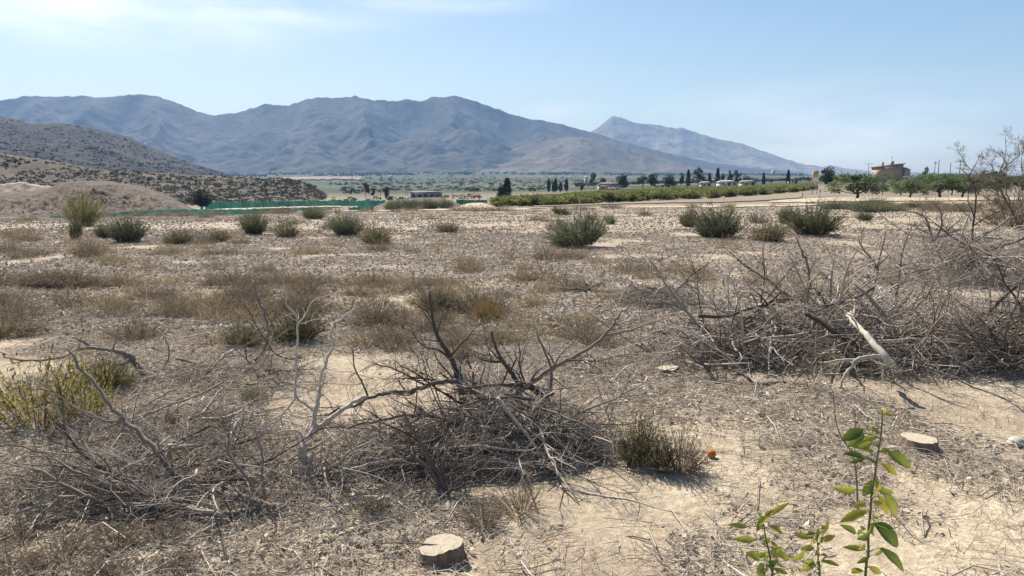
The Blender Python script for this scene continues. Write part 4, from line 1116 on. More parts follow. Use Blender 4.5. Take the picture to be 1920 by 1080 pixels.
def heap(cx, cy, rx, ry, hh, n, label, group, seed, smax=1., grey=.5, ntw=2500, tl=.22, steep=.35, tr_=.0026):
    rg = R_(seed)
    for k in range(n):
        a = rg.uniform(0, 2 * PI); q = math.sqrt(rg.random())
        x, y = cx + rx * q * math.cos(a), cy + ry * q * math.sin(a)
        z = float(H(x, y)) + hh * (1 - q * q) * rg.uniform(.1, 1) + .05
        out = math.atan2(y - cy, x - cx) + rg.normal(0, 1.1)
        o = link('heaped_branch', (PILEG if rg.random() < grey else (PILED if rg.random() < .55 else PILE))[rg.integers(0, 9)], (x, y, z), (rg.uniform(0, 6.28), rg.normal(-.06, steep), out), [rg.uniform(.55, 1) * smax] * 3)
        tag(o, label, 'dead branch', group)
    # tangle
    a = rg.uniform(0, 2 * PI, ntw); q = rg.random(ntw) ** .55
    x, y = cx + rx * 1.05 * q * np.cos(a), cy + ry * 1.05 * q * np.sin(a)
    z = H(x, y) + hh * (1 - q * q) * rg.random(ntw) ** .8 + .01
    d = np.stack([rg.normal(size=ntw), rg.normal(size=ntw), rg.normal(.05, .42, ntw)], -1); d = nrm(d)
    ln = tl * rg.uniform(.4, 1.5, ntw)[:, None]
    b1 = rg.normal(0, .15, (ntw, 3)) * ln; b2 = b1 + rg.normal(0, .07, (ntw, 3)) * ln
    c = np.stack([x, y, z], -1)
    Pt = np.stack([c - d * ln * .5, c - d * ln * .16 + b1, c + d * ln * .17 + b2, c + d * ln * .5], 1)
    Pt[..., 2] = np.maximum(Pt[..., 2], H(Pt[..., 0], Pt[..., 1]) + .003)
    R = tr_ * (.45 + rg.exponential(.42, (ntw, 1))) * np.array([1, .9, .7, .35])
    mb = MB(); tubes(mb, Pt, R, 3, np.clip(rg.beta(1.3, 2.3, ntw), 0, 1))
    tag(mb.obj('twig_tangle', M['grey']), kind='stuff')


heap(.0, 4.6, .62, .42, .36, 60, 'grey dry branch heaped in the brush pile in the middle foreground', 'branches of the central brush heap', 1, .8, .6, 2300, .24)
heap(-.55, 4.42, .50, .36, .17, 16, 'grey dry branch lying in the low left part of the central brush pile', 'branches in the low left part of the central heap', 2, .75, .6, 900, .24)
heap(3.2, 7.05, 1.35, .9, .55, 76, 'grey dry branch heaped in the large brush pile on the right', 'branches of the large right-hand heap', 3, 1.22, .7, 2500, .42, .5, .0038)
heap(2.0, 7.0, .85, .55, .3, 30, 'grey dry branch at the low left end of the large right-hand pile', 'branches at the left end of the right-hand heap', 4, 1.25, .65, 800, .3, .35, .0033)
heap(4.45, 6.7, .75, .6, .5, 24, 'brown dry branch heaped at the right edge end of the large brush pile', 'branches at the right edge of the right-hand heap', 5, 1.2, .3, 1100, .3, .4, .0033)
heap(7.7, 12.6, 1.9, 1.0, .75, 44, 'grey dry branch in the smaller brush pile behind on the right edge', 'branches of the rear right heap', 6, 1.7, .6, 1500, .5, .45, .005)
heap(1.95, 10.2, .6, .45, .22, 9, 'grey dry branch in the small low heap beside the dark curved log', 'branches of the small heap in mid field', 7, 1.0, .6, 700, .35, .4, .004)
heap(-1.75, 3.95, .95, .5, .20, 34, 'thin dry branch lying in the litter under the big fallen limb', 'thin branches under the fallen limb', 8, .72, .4, 1100, .22, .25)
heap(-2.1, 4.75, .7, .4, .16, 14, 'thin dry branch lying in front of the yellow-green shrub at the left edge', 'thin branches before the yellow-green shrub', 11, .7, .4, 500, .22, .25)
heap(-2.3, 6.1, .8, .4, .12, 8, 'thin dry branch lying in the litter near the arched branch', 'thin branches near the arched branch', 9, .7, .5, 600, .25, .15)
heap(.35, 6.6, 1.0, .6, .06, 8, 'thin dry branch lying flat on the litter behind the central brush pile', 'thin branches behind the central heap', 10, .7, .5, 500, .25, .1)


rg = R_(61)
for k in range(16):
    x0, x1 = rg.uniform(260, 505), rg.uniform(-90, 170); p0, p1 = rg.uniform(945, 985), rg.uniform(840, 1010); ya, yb = rg.uniform(3.5, 3.8), rg.uniform(3.5, 4.1)
    f = np.linspace(0, 1, 5)
    hero('long_branch', 'long thin brown branch sweeping left among the limbs of the big fallen limb', 'dead branch',
         [([(x0 + (x1 - x0) * q + rg.normal(0, 8), p0 + (p1 - p0) * q - 22 * math.sin(q * PI) + rg.normal(0, 6), ya + (yb - ya) * q) for q in f], rg.uniform(.006, .011), .003, (9, 4, 2))], 'bark' if k % 3 else 'grey', 'long branches among the big fallen limb', ln=.3, tint=.4, crook=.15)


# ------------------------------------------------------------------ stumps, stones, small finds
def stump(px, py, dia, hh, label, seed, tilt=(0, 0)):
    rg = R_(seed); c = gy(px, py); o = empty('tree_stump', c, label, 'stump'); n = 28
    an = np.arange(n) / n * 2 * PI
    prof = 1 + .10 * np.sin(an * 2 + seed) + .07 * np.sin(an * 3 + 2 * seed) + .03 * rg.normal(size=n)
    mb = MB(); rows = []
    for z, k in ((-.06, 1.25), (0.0, 1.16), (hh * .35, 1.04), (hh * .85, 1.0), (hh, .985)):
        r = dia / 2 * k * prof * (1 + .012 * rg.normal(size=n))
        zz = z + (tilt[0] * r * np.cos(an) + tilt[1] * r * np.sin(an)) * max(z, 0) / hh
        rows.append(np.stack([r * np.cos(an), r * np.sin(an), zz], -1))
    V = np.stack(rows); idx = np.arange(5 * n).reshape(5, n); nx = np.roll(idx, -1, 1)
    mb.add(V, np.stack([idx[:-1], nx[:-1], nx[1:], idx[1:]], -1)); mb.obj('bark', M['stumpbark'], o, True)
    mb = MB(); rr = [rows[-1] * np.array([k, k, 1]) + np.array([0, 0, .002]) for k in (1.0, .75, .5, .25)]
    for q, k in zip(rr, (1, .75, .5, .25)): q[:, 2] = hh + .002 + (rows[-1][:, 2] - hh) * k + .002 * rg.normal(size=n)
    V = np.concatenate([np.stack(rr).reshape(-1, 3), [[0, 0, hh + .003]]]); idx = np.arange(4 * n).reshape(4, n); nx = np.roll(idx, -1, 1)
    mb.add(V, np.stack([idx[:-1], nx[:-1], nx[1:], idx[1:]], -1), np.stack([idx[-1], nx[-1], np.full(n, 4 * n)], -1)); mb.obj('cut_face', M['cut'], o)
    return o


stump(826, 1046, .178, .062, 'pale sawn tree stump at the bottom of the photo below the central brush heap', 1, (.12, .1))
stump(1722, 846, .20, .078, 'sawn tree stump on bare sand right of the leafy saplings', 4, (0, -.02))
stump(1253, 701, .17, .05, 'flat sawn stump in the litter between the two brush heaps', 6, (.02, .02))


def stone(px, py, w, d, hh, label, seed, material='stone', name='stone'):
    rg = R_(seed); c = gy(px, py); nu, nv = 14, 9
    u = np.arange(nu) / nu * 2 * PI; v = np.linspace(-PI / 2, PI / 2, nv)[:, None]
    X = np.cos(v) * np.cos(u); Yy = np.cos(v) * np.sin(u); Z = np.sin(v) + 0 * u
    k = 1 + .5 * (fbm(X * 1.6 + seed, Yy * 1.6 + Z * 1.3, seed, 3) - .5)
    V = np.stack([X * w / 2 * k, Yy * d / 2 * k, Z * hh / 2 * k + hh * .3], -1)
    idx = np.arange(nu * nv).reshape(nv, nu); nx = np.roll(idx, -1, 1)
    mb = MB(); mb.add(V, np.stack([idx[:-1], nx[:-1], nx[1:], idx[1:]], -1)); o = mb.obj(name, M[material]); o.location = [float(q) for q in c]
    return tag(o, label, 'stone')


stone(1906, 836, .12, .09, .07, 'pale rounded stone at the right edge beyond the sawn stump', 1)
stone(1548, 958, .025, .02, .016, 'small pale pebble on sand left of the tall leafy sapling', 2)
stone(1766, 1002, .02, .018, .014, 'small white pebble on bare sand right of the tall leafy sapling', 3)
stone(1833, 816, .05, .04, .025, 'small pale stone on sand between the stump and the right edge', 4)
o = stone(1441, 760, .11, .05, .025, 'flat white scrap lying on the ground below the dark forked log', 8, 'white_litter', 'white_scrap'); o['category'] = 'litter'
# orange fruit: slightly flattened ball with stem dimple and a dry calyx
c = gy(1334, 858); o = empty('orange_fruit', c, 'orange-red round fruit lying beside the dry grey-green bush', 'fruit')
u = np.arange(20) / 20 * 2 * PI; v = np.linspace(-PI / 2, PI / 2, 13)[:, None]; r = .027 * (1 - .12 * np.exp(-((v - PI / 2) / .35) ** 2))
V = np.stack([r * np.cos(v) * np.cos(u), r * np.cos(v) * np.sin(u), r * .92 * np.sin(v) + .024 + 0 * u], -1); idx = np.arange(260).reshape(13, 20); nx = np.roll(idx, -1, 1)
mb = MB(); mb.add(V, np.stack([idx[:-1], nx[:-1], nx[1:], idx[1:]], -1)); mb.obj('peel', M['orange_skin'], o, True)
mb = MB(); tubes(mb, np.array([[0, 0, .044], [.001, 0, .049], [.003, .001, .053]]), np.array([.004, .0025, .002]), 6, .5, True); mb.obj('calyx', M['bark'], o)


# ------------------------------------------------------------------ bushes and tufts
def bush_mesh(kind, seed):
    """unit bush: about 1 m wide and 1 m tall (scaled); returns foliage, stems"""
    rg = R_(seed); f = MB(); s = MB()
    ns = {'broom': 420, 'olive': 330, 'brown': 190, 'tan': 130, 'gold': 230, 'leafy': 85, 'feather': 250}[kind]
    a = rg.uniform(0, 2 * PI, ns); q = rg.random(ns) ** .6
    lean = q * {'broom': .75, 'olive': 1.0, 'brown': 1.1, 'tan': 1.25, 'gold': .9, 'leafy': 1.0, 'feather': .8}[kind]
    b0 = np.stack([np.cos(a) * q * .30, np.sin(a) * q * .30, np.full(ns, -.02)], -1)
    ln = rg.uniform(.55, 1.05, ns) * (1 - .28 * q)
    lump = .75 + .5 * vn(np.cos(a) * 1.7 + seed, np.sin(a) * 1.7, seed)
    ln = ln * lump
    d = np.stack([np.cos(a) * np.sin(lean) * .62, np.sin(a) * np.sin(lean) * .62, np.cos(lean)], -1)
    k = np.linspace(0, 1, 4)[None, :, None]
    bend = rg.normal(0, .09, (ns, 1, 3)) + np.stack([np.cos(a) * .10, np.sin(a) * .10, -.06 + 0 * a], -1)[:, None]
    Pt = b0[:, None] + d[:, None] * ln[:, None, None] * k + bend * k ** 2
    Pt[..., 2] = np.maximum(Pt[..., 2], .0)
    tn = np.clip(rg.normal(.45, .2, ns), 0, 1)
    wd = {'broom': .006, 'olive': .006, 'brown': .0055, 'tan': .007, 'gold': .007, 'leafy': .006, 'feather': .005}[kind]
    sel = rg.random(ns) < .22
    tubes(s, Pt[sel], np.broadcast_to(np.array([1, .8, .6, .3]) * wd * 1.2, (sel.sum(), 4)), 3, tn[sel] * .6)
    blades(f, Pt, np.broadcast_to(np.array([.7, 1., .9, .15]) * wd, (ns, 4)), rg.normal(size=(ns, 3)), tn)
    # side sprigs
    m = {'broom': 14, 'olive': 9, 'brown': 8, 'tan': 5, 'gold': 7, 'leafy': 11, 'feather': 8}[kind]
    kk = rg.uniform(.3, 1.0, (ns, m)); kk_ = kk[..., None] * 3; i = np.minimum(kk_.astype(int), 2)[..., 0]; fr = (kk * 3 - i)[..., None]
    r_ = np.arange(ns)[:, None]
    C = (Pt[r_, i] * (1 - fr) + Pt[r_, i + 1] * fr).reshape(-1, 3)
    D = np.repeat(d, m, 0) + rg.normal(0, .55, (ns * m, 3))
    if kind == 'leafy':
        leaves(f, C, D, rg.uniform(.04, .085, ns * m), .013, rg, np.clip(np.repeat(tn, m) + rg.normal(.1, .2, ns * m), 0, 1))
    else:
        sl = {'broom': .075, 'olive': .085, 'brown': .085, 'tan': .09, 'gold': .08, 'feather': .1}[kind]
        leaves(f, C, D, rg.uniform(.4, 1.2, ns * m) * sl, {'broom': .0075, 'olive': .010, 'brown': .008, 'tan': .006, 'gold': .009, 'feather': .008}[kind], rg, np.clip(np.repeat(tn, m) + rg.normal(.05, .18, ns * m), 0, 1))
    V = np.concatenate(f.V); sx = np.percentile(np.abs(V[:, :2]), 96) * 2; sz = np.percentile(V[:, 2], 98.5)
    for m_ in (f, s): m_.V = [v / np.array([sx, sx, sz]) for v in m_.V]
    return f, s


BM = {'broom': 'broom', 'olive': 'olive', 'brown': 'brownweed', 'tan': 'tan', 'gold': 'gold', 'leafy': 'yellowgreen', 'feather': 'feather'}
BUSH = {}
for kd in BM:
    BUSH[kd] = []
    for i in range(4 if kd in ('tan', 'brown', 'broom') else 2):
        f, s = bush_mesh(kd, 700 + 10 * i + len(kd))
        BUSH[kd].append((f.mesh(kd + '_foliage', M[BM[kd]]), s.mesh(kd + '_stems', M['bark'] if kd in ('broom', 'leafy') else M[BM[kd]])))
bn = [0]


def bush(px, py, wpx, hpx, kind, label, group=None, name='bush', mat2=None):
    bn[0] += 1; rg = R_(1300 + bn[0]); c = gy(px, py); k = c[1] / F
    o = empty(name, c, label, 'shrub', group, rg.uniform(0, 6.28), (wpx * k * rg.uniform(.85, 1.15), wpx * k * rg.uniform(.85, 1.15), hpx * k * 1.05))
    o.rotation_euler = (rg.normal(0, .07), rg.normal(0, .07), rg.uniform(0, 6.28))
    f, s = BUSH[kind][bn[0] % len(BUSH[kind])]
    link('foliage', f, parent=o); link('stem', s, parent=o)
    return o


for a in ((240, 455, 66, 46, 'broom', 'dark green bush, biggest on the left side of the field edge'), (196, 446, 38, 28, 'broom', 'small green bush touching the left of a larger dark green one'),
          (142, 450, 26, 40, 'broom', 'small green bush below the tall yellow-green feathery shrub'), (336, 458, 50, 27, 'olive', 'low olive-green bush right of the big dark green bush on the left'),
          (411, 453, 48, 22, 'olive', 'low dark bush between the low olive bush and the purplish tall one'), (478, 440, 52, 46, 'broom', 'tall bush with purplish-brown tips standing left of centre'),
          (538, 446, 44, 31, 'olive', 'brownish pointed bush right of the purplish-tipped tall bush'), (586, 411, 48, 22, 'broom', 'dark green bush against the green netting fence'),
          (650, 441, 66, 38, 'broom', 'dark blue-green rounded bush beside a paler olive bush'), (704, 459, 66, 36, 'olive', 'olive bush snug against the right of the dark blue-green bush'),
          (840, 436, 42, 20, 'olive', 'low brown-green bush alone in the open middle of the field'), (1088, 463, 92, 58, 'broom', 'largest grey-green bush, near the centre of the field'),
          (1042, 431, 46, 22, 'brown', 'dark brownish bush behind the left of the largest grey-green bush'), (1050, 403, 32, 16, 'broom', 'small dark green bush at the field edge left of centre orchard'),
          (1143, 421, 18, 16, 'broom', 'tiny upright green bush behind the right of the largest grey-green bush'), (1108, 414, 24, 12, 'olive', 'tiny low bush behind the largest grey-green bush'),
          (1289, 425, 36, 36, 'olive', 'olive-brown bush just left of the large round green bush'), (1346, 447, 84, 56, 'broom', 'large round green bush with a grey-brown foot right of centre'),
          (1442, 453, 66, 38, 'olive', 'rusty olive bush between the two large green bushes'), (1420, 419, 36, 26, 'brown', 'dark brownish bush behind the gap of the two large green bushes'),
          (1471, 420, 26, 32, 'broom', 'narrow green bush behind the rusty olive bush'), (1522, 441, 84, 54, 'broom', 'large spreading green bush above the top of the right-hand heap'),
          (1621, 414, 26, 16, 'broom', 'small green bush right of the large spreading green bush'), (60, 402, 70, 22, 'olive', 'wide olive bush at the left end of the netting fence'),
          (157, 424, 66, 62, 'feather', 'tall feathery yellow-green shrub in front of the earth mound'), (40, 372, 40, 22, 'broom', 'dark green bush below the pale rubble on the earth mound'),
          (632, 401, 14, 14, 'leafy', 'tiny yellow-green bush by the pale track left of centre'), (1368, 401, 20, 22, 'leafy', 'small yellow-green bush by the pale track in front of the orchard'),
          (915, 604, 54, 48, 'gold', 'golden yellow dry bush standing alone in the middle of the litter'), (478, 756, 54, 30, 'olive', 'small grey-green tuft on the litter left of the small dead tree'),
          (322, 797, 28, 28, 'gold', 'small golden tuft on the litter beside the fallen limb'), (458, 648, 76, 46, 'olive', 'pale olive-grey bush left of the curved dark dead stem'),
          (555, 640, 100, 70, 'olive', 'grey-green bush behind the small dead standing tree'), (868, 678, 34, 34, 'gold', 'dull yellow tuft behind the dark limb of the central heap'),
          (832, 612, 40, 30, 'olive', 'olive tuft left of the golden yellow bush'), (820, 582, 90, 40, 'olive', 'wide olive-tan bush behind the olive tuft, left of the golden yellow bush'),
          (205, 730, 90, 60, 'olive', 'brown-olive bush behind the top of the fallen limb'), (715, 608, 46, 22, 'olive', 'low olive tuft left of the dark limb of the central heap')):
    bush(*a)
bush(1890, 425, 120, 60, 'brown', 'brown twiggy thicket around the foot of the bare tree', name='dry_shrub')
bush(1940, 415, 110, 80, 'brown', 'tall brown twiggy thicket cut by the right edge of the photo', name='dry_shrub')
# the green regrowth shrubs of the foreground
bush(78, 800, 190, 135, 'leafy', 'yellow-green leafy shrub at the left edge behind the fallen limb', name='leafy_shrub')
bush(150, 792, 110, 130, 'leafy', 'yellow-green leafy shrub right behind the fallen limb, beside a wider one', name='leafy_shrub')
bush(1195, 872, 75, 100, 'olive', 'grey-green bush hugging the right end of the central brush heap', name='leafy_shrub')
bush(1275, 882, 110, 88, 'brown', 'brown-green dry bush beside the orange fruit', name='dry_shrub')
bush(1235, 880, 60, 70, 'olive', 'low olive dry bush between the grey-green bush and the brown-green one', name='dry_shrub')
bush(975, 962, 110, 70, 'tan', 'patch of upright straw-brown grass at the foot of the central heap', name='grass_tuft')
bush(905, 985, 80, 60, 'brown', 'brown wispy grass tuft at the front foot of the central heap', name='grass_tuft')
for bx, by, bw in ((40, 1015, 110), (120, 1050, 130), (220, 1030, 110), (310, 1010, 90), (20, 1075, 120), (200, 1085, 120), (330, 1075, 90)):
    bush(bx, by, bw, bw * .42, 'brown', 'brown wispy weed clump along the bottom left corner under the fallen limb', 'brown weeds in the bottom left corner', name='grass_tuft')
bush(700, 960, 70, 40, 'brown', 'thin brown grass tuft at the low left front of the central heap', name='grass_tuft')


def tuft(x, y, w, h, kind, label, group, name):
    bn[0] += 1; rg = R_(1300 + bn[0])
    f, s = BUSH[kind][bn[0] % len(BUSH[kind])]
    o = link(name, f, (x, y, float(H(x, y))), (0, 0, rg.uniform(0, 6.28)), (w, w, h))
    return tag(o, label, 'dry weed', group)


rg = R_(88)
# brown weed beds on the left, given by bed centres on the field
for (px0, px1, y0, y1, n, w, h, kd) in ((50, 235, 475, 522, 20, .8, .28, 'brown'), (270, 590, 474, 500, 20, .75, .23, 'brown'), (130, 440, 556, 596, 15, .55, .2, 'brown'), (-160, 50, 560, 640, 20, .6, .27, 'brown'),
                                        (-200, 50, 425, 530, 20, .9, .3, 'brown'), (470, 600, 525, 555, 9, .6, .24, 'tan'), (660, 890, 512, 552, 12, .55, .2, 'brown')):
    for k in range(n):
        c = gy(rg.uniform(px0, px1), rg.uniform(y0, y1)); s = rg.uniform(.6, 1.25)
        tuft(c[0], c[1], w * s, h * s * rg.uniform(.65, 1.0), 'tan' if rg.random() < .45 else kd, 'brown wispy dry weed in the brown weed beds of the left field', 'brown weeds of the left beds', 'dry_weed')
cnt = 0
while cnt < 240:
    y = 1 / rg.uniform(1 / 58, 1 / 7.2); x = rg.uniform(-.78, .72) * y
    if fbm(x / 2.6, y / 3.4, 91, 3) < rg.uniform(.36, .60) + (.12 if x > .1 * y else 0): continue
    if x > .18 * y and y < 9.5: continue
    s = rg.uniform(.5, 1.3)
    tuft(x, y, .46 * s * (1 + y / 70), .19 * s * rg.uniform(.8, 1.3) * (1 + y / 90), 'tan' if rg.random() < .72 else 'brown', 'small dry tan weed tuft scattered on the open field', 'tan weed tufts on the field', 'weed_tuft'); cnt += 1
# low dark shrubs on the banks of the field edge
for k in range(70):
    px = rg.uniform(1540, 2000) if k < 40 else rg.uniform(100, 1540); Y = rg.uniform(43, 57) if k < 40 else rg.uniform(57, 66)
    x = (px - 960) / F * Y; s = rg.uniform(.6, 1.5)
    tuft(x, Y, 1.5 * s, (.42 if k < 40 else .36) * s, ('olive', 'broom', 'brown', 'brown')[rg.integers(0 if k < 40 else 2, 4)], 'low dull shrub in the hedge-like band along the far edge of the field', 'shrubs along the far field edge', 'edge_shrub')
for k in range(12):
    Y = rg.uniform(110, 135); px = rg.uniform(735, 850); x = (px - 960) / F * Y
    tuft(x, Y, 2.6, 1.5, 'broom', 'dark shrub at the foot of the earth bank left of the sand heap', 'shrubs below the earth bank', 'edge_shrub')


# ------------------------------------------------------------------ leafy lemon saplings close to the camera
def leaf_face(mb, b, tp, w, tint, rg, curl=.32):
    """one real leaf: blade folded on its midrib and drooping to the tip"""
    b, tp = np.asarray(b), np.asarray(tp); ln = np.linalg.norm(tp - b); d = (tp - b) / ln
    s = nrm(np.cross(d, nrm(np.array([rg.normal(0, .45), -1 + rg.normal(0, .3), .75 + rg.normal(0, .5)])))); u = np.cross(s, d)
    n = 15; k = np.linspace(0, 1, n)
    prof = np.sin(np.clip(k * .97 + .02, 0, 1) * PI) ** .75 * (1 - .25 * k)
    mid = b + d * (k * ln)[:, None] + u * (curl * ln * (k * (1 - k)))[:, None]
    fold = rg.uniform(.2, .75); d = d
    l = mid + s * (prof * w / 2)[:, None] + u * (prof * w / 2 * fold)[:, None] + u * (.03 * w * np.sin(k * 14))[:, None]
    r = mid - s * (prof * w / 2)[:, None] + u * (prof * w / 2 * fold)[:, None] + u * (.03 * w * np.cos(k * 13))[:, None]
    V = np.concatenate([l, mid, r]); i = np.arange(n - 1)
    Q = np.concatenate([np.stack([i, i + 1, n + i + 1, n + i], -1), np.stack([n + i, n + i + 1, 2 * n + i + 1, 2 * n + i], -1)])
    vein = .09 * np.sin(np.arange(n) * PI); vein = np.where(np.arange(n) % 2, .07, -.05); t = np.clip(tint + .16 * (k - .5), 0, 1); mb.add(V, Q, None, np.clip(np.concatenate([t + .05 + vein + .1 * rg.random(), np.minimum(t + .2, .75), t + .02 - vein]), 0, 1))


def sapling(label, Y, stem, lvs, r, seed, extra=0, tip=True):
    rg = R_(seed); st = np.array(stem, float); c = P(st[0, 0], st[0, 1], Y); c[2] = H(c[0], c[1])
    o = empty('lemon_sapling', c, label, 'sapling')
    sp = P(st[:, 0], st[:, 1], Y + (st[:, 2] if st.shape[1] > 2 else 0)); sp = np.concatenate([[[c[0] + .01, c[1], c[2] - .02]], sp]) - c
    w = Wood(); w.limb(rg, sp, r, r * .4, (0, 0, 0), 1); mb = w.mesh()
    f = MB(); used = []
    for (bx, by, tx, ty, wd, tn) in lvs:
        dY = rg.uniform(-.03, .03)
        b = P(bx, by, Y + dY * .4) - c; tp = P(tx, ty, Y + dY) - c; ww = wd / F * Y * .95; tn = max(0, tn - .1)
        leaf_face(f, b, tp, ww, tn, rg)
        k = np.argmin(np.abs(sp[:, 2] - b[2] + .01)); seg = np.linspace(0, 1, 40)[:, None]
        allp = np.concatenate([sp[j] + (sp[j + 1] - sp[j]) * seg for j in range(len(sp) - 1)]); q = allp[np.argmin(np.linalg.norm(allp - (b - np.array([0, 0, .012])), axis=1))]
        tubes(mb, np.stack([q, (q + b) / 2 + np.array([0, 0, .004]), b]), np.array([.0016, .0013, .001]), 4, .5)
    # small leaves lower down, outside and near the frame's foot
    for k in range(extra * 2):
        j = rg.integers(1, len(sp) - 1); q = sp[j] + (sp[j + 1] - sp[j]) * rg.random(); a = rg.uniform(0, 6.28); l_ = rg.uniform(.018, .042)
        b = q + np.array([math.cos(a), math.sin(a) * .6, .4]) * .012; leaf_face(f, b, b + np.array([math.cos(a), math.sin(a) * .6, rg.uniform(-.8, .3)]) * l_, l_ * .5, rg.uniform(.3, .8), rg, .4)
    for k in range(extra):
        z = rg.uniform(.15, .75); h_ = sp[1, 2] * z; q = sp[0] + (sp[1] - sp[0]) * z; a = rg.uniform(0, 6.28)
        b = q + np.array([math.cos(a), math.sin(a), .3]) * .015; leaf_face(f, b, b + np.array([math.cos(a), math.sin(a), rg.uniform(-.5, .3)]) * .055, .028, rg.random() * .7, rg)
        tubes(mb, np.stack([q, b]), np.array([.0014, .001]), 4, .5)
    mb.obj('stem', M['greenstem'], o, True); f.obj('foliage', M['lemon'], o, True)


sapling('tallest leafy lemon sapling with big dark drooping leaves in the lower right', 1.95,
        [(1622, 1090), (1628, 1040), (1628, 1000), (1632, 960), (1634, 930), (1640, 895), (1643, 870), (1648, 840), (1652, 815), (1654, 785), (1655, 768)],
        [(1618, 805, 1578, 826, 26, .25), (1620, 812, 1588, 838, 20, .3), (1634, 828, 1598, 838, 22, .5), (1650, 812, 1624, 802, 13, .62), (1618, 858, 1580, 852, 18, .15), (1622, 860, 1592, 868, 10, .2), (1640, 866, 1616, 858, 10, .62),
         (1662, 845, 1707, 878, 26, .45), (1650, 848, 1668, 842, 12, .6), (1604, 918, 1564, 914, 20, .62), (1636, 900, 1618, 930, 20, .15), (1640, 900, 1650, 922, 16, .6), (1632, 935, 1652, 898, 16, .65),
         (1655, 920, 1680, 968, 26, .55), (1648, 930, 1664, 966, 18, .7), (1624, 958, 1574, 980, 22, .85), (1640, 985, 1682, 1026, 34, .2), (1640, 982, 1676, 992, 14, .3), (1604, 1000, 1574, 984, 16, .35), (1630, 1000, 1606, 1010, 18, .25),
         (1650, 1028, 1694, 1072, 26, .4), (1638, 1040, 1655, 1025, 12, .55), (1622, 1030, 1580, 1026, 14, .45), (1625, 1005, 1640, 975, 10, .5), (1628, 1045, 1606, 1056, 12, .4), (1628, 1062, 1652, 1075, 16, .65), (1618, 1070, 1596, 1075, 16, .6), (1655, 775, 1662, 768, 8, .9), (1654, 778, 1645, 772, 8, .8), (1655, 772, 1658, 762, 6, 1.)], .0042, 1, 9)
sapling('leafy lemon sapling with an orange-yellow top leaf, leftmost in the lower right', 1.9,
        [(1448, 1095), (1446, 1060), (1442, 1035), (1436, 1010), (1432, 985), (1428, 968)],
        [(1436, 968, 1480, 942, 13, .95), (1434, 972, 1452, 956, 12, .6), (1420, 985, 1446, 966, 16, .75), (1402, 988, 1364, 984, 13, .5), (1418, 1012, 1374, 1010, 15, .6), (1428, 1020, 1444, 1008, 12, .55), (1424, 1050, 1398, 1036, 20, .6), (1446, 1040, 1468, 1026, 14, .45), (1440, 1062, 1460, 1050, 14, .4),
         (1428, 1055, 1432, 1085, 22, .2), (1450, 1066, 1478, 1076, 12, .5), (1482, 1050, 1510, 1028, 16, .62), (1482, 1065, 1486, 1080, 9, .4), (1428, 970, 1422, 960, 8, .8)], .0036, 2, 7)
sapling('smallest leafy lemon sapling, standing between two taller ones at the lower edge', 1.95,
        [(1536, 1095), (1534, 1060), (1534, 1030), (1532, 1008), (1536, 996)],
        [(1534, 1000, 1554, 978, 13, .55), (1524, 1008, 1488, 1003, 14, .65), (1540, 1014, 1566, 1004, 15, .75), (1540, 1018, 1548, 1006, 10, .6), (1538, 1052, 1574, 1062, 12, .5), (1528, 1062, 1508, 1058, 10, .55), (1540, 1040, 1552, 1044, 8, .5), (1530, 1012, 1536, 990, 9, .6)], .0031, 3, 6)
hero('dry_stalk', 'thin dry leafless stalk standing behind the tall lemon sapling', 'dry stalk', [
    ([(1600, 850, 2.6), (1590, 838, 2.6), (1575, 815, 2.6), (1566, 780, 2.6), (1563, 745, 2.6), (1562, 735, 2.6)], .003, .0012, (6, 2, 0)),
    ([(1608, 960, 2.55), (1606, 900, 2.57), (1600, 850, 2.6)], .0035, .003, (4, 2, 0)), ([(1602, 855, 2.6), (1604, 800, 2.6), (1602, 770, 2.6)], .002, .001, (4, 2, 0))], 'straw', ln=.05, mx=2, tint=.4)

# ------------------------------------------------------------------ litter: twigs, leaf curls, chips on the field
def litter(n, y0, y1, seed, lmin, lmax, r, powr, thr, name, tl=None):
    rg = R_(seed)
    y = (y0 ** powr + (y1 ** powr - y0 ** powr) * rg.random(n)) ** (1 / powr); x = rg.uniform(-.82, .82, n) * y
    m = fbm(x / 1.1, y / 1.1, 31, 3); bare = np.clip((x / y - .05) * 1.6, 0, .11) * np.clip((9 - y) / 3, 0, 1)
    k = m > thr + bare + rg.normal(0, .05, n)
    x, y = x[k], y[k]; n = len(x)
    ln = rg.uniform(lmin, lmax, n) * rg.uniform(.4, 1, n); a = rg.uniform(0, 2 * PI, n)
    d = np.stack([np.cos(a), np.sin(a), rg.normal(0, .1, n)], -1)
    c = np.stack([x, y, H(x, y) + rg.uniform(.002, .03, n)], -1)
    b1 = rg.normal(0, .12, (n, 3)) * ln[:, None]; b1[:, 2] = np.abs(b1[:, 2]) * .6
    Pt = np.stack([c - d * ln[:, None] * .5, c + b1, c + d * ln[:, None] * .5], 1)
    R = r * (.45 + np.minimum(rg.exponential(.7, (n, 1)), 1.5)) * np.array([1, .9, .5])
    mb = MB(); tubes(mb, Pt, R, 3, np.clip(rg.beta(2.2, 1.8, n), 0, .93))
    return tag(mb.obj(name, M['litter']), kind='stuff')


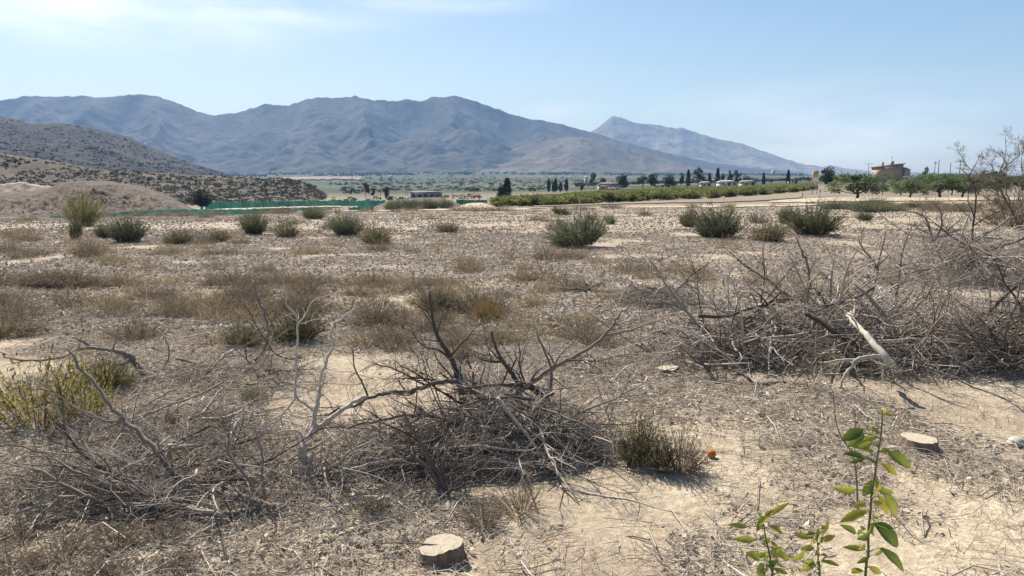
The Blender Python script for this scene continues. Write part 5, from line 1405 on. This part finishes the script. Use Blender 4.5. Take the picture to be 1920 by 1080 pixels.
def chips(n, y0, y1, seed, smin, smax, powr, thr, name, flat=.5):
    rg = R_(seed)
    y = (y0 ** powr + (y1 ** powr - y0 ** powr) * rg.random(n)) ** (1 / powr); x = rg.uniform(-.82, .82, n) * y
    m = fbm(x / 1.1, y / 1.1, 31, 3); bare = np.clip((x / y - .05) * 1.6, 0, .11) * np.clip((9 - y) / 3, 0, 1)
    k = m > thr + bare + rg.normal(0, .05, n)
    x, y = x[k], y[k]; n = len(x)
    C = np.stack([x, y, H(x, y) + rg.uniform(.004, .03, n)], -1)
    D = np.stack([rg.normal(size=n), rg.normal(size=n), rg.normal(0, flat, n)], -1)
    sz = rg.uniform(smin, smax, n)
    mb = MB(); leaves(mb, C, D, sz, sz * rg.uniform(.12, .3, n), rg, np.clip(rg.beta(2.3, 1.6, n), 0, 1))
    return tag(mb.obj(name, M['litter']), kind='stuff')


litter(120000, 2.6, 9, 11, .02, .26, .0012, 1.7, .43, 'twig_litter')
litter(6500, 2.6, 10, 21, .12, .55, .0025, 1.7, .40, 'twig_litter')
litter(110000, 8, 24, 12, .05, .42, .0026, 1.5, .36, 'twig_litter')
chips(90000, 2.6, 10, 13, .012, .05, 1.7, .46, 'leaf_litter')
chips(150000, 8, 26, 14, .03, .09, 1.5, .34, 'leaf_litter')
chips(170000, 22, 66, 15, .04, .125, 1.4, .34, 'leaf_litter', .3)
# straw fallen on the sand and short dead grass stalks
rg = R_(16); n = 30000
y = (2.6 ** 1.7 + (9 ** 1.7 - 2.6 ** 1.7) * rg.random(n)) ** (1 / 1.7); x = rg.uniform(-.8, .8, n) * y
k = fbm(x / .5, y / .5, 55, 3) > .5; x, y = x[k], y[k]; n = len(x)
d = np.stack([rg.normal(0, .5, n), rg.normal(0, .5, n), np.abs(rg.normal(.35, .5, n))], -1); ln = rg.uniform(.02, .11, n)[:, None]
c = np.stack([x, y, H(x, y)], -1); Pt = np.stack([c, c + nrm(d) * ln * .5, c + nrm(d) * ln + rg.normal(0, .012, (n, 3))], 1)
mb = MB(); blades(mb, Pt, np.broadcast_to(np.array([.0014, .0013, .0005]), (n, 3)), rg.normal(size=(n, 3)), rg.random(n))
tag(mb.obj('dead_grass', M['straw']), kind='stuff')
# ------------------------------------------------------------------ air
mb = MB(); box(mb, (0, 0, 0), (1, 1, 1))
m = bpy.data.materials.new('air'); m.use_nodes = True; nt = m.node_tree
nt.nodes.remove(nt.nodes['Principled BSDF'])
pv = N(nt, 'ShaderNodeVolumePrincipled'); pv.inputs['Color'].default_value = (.30, .56, 1, 1); pv.inputs['Density'].default_value = HAZE; pv.inputs['Absorption Color'].default_value = (.2, .2, .2, 1); pv.inputs['Anisotropy'].default_value = .05
L(nt, pv.outputs[0], nt.nodes['Material Output'].inputs['Volume'])
o = mb.obj('haze', m); zmin = -40; zmax = 900
o.location = (0, 0, (zmin + zmax) / 2); o.scale = (23000, 23000, zmax - zmin); o['kind'] = 'stuff'
sc.cycles.volume_bounces = 0; sc.cycles.max_bounces = 6; sc.cycles.diffuse_bounces = 3; sc.cycles.transmission_bounces = 3
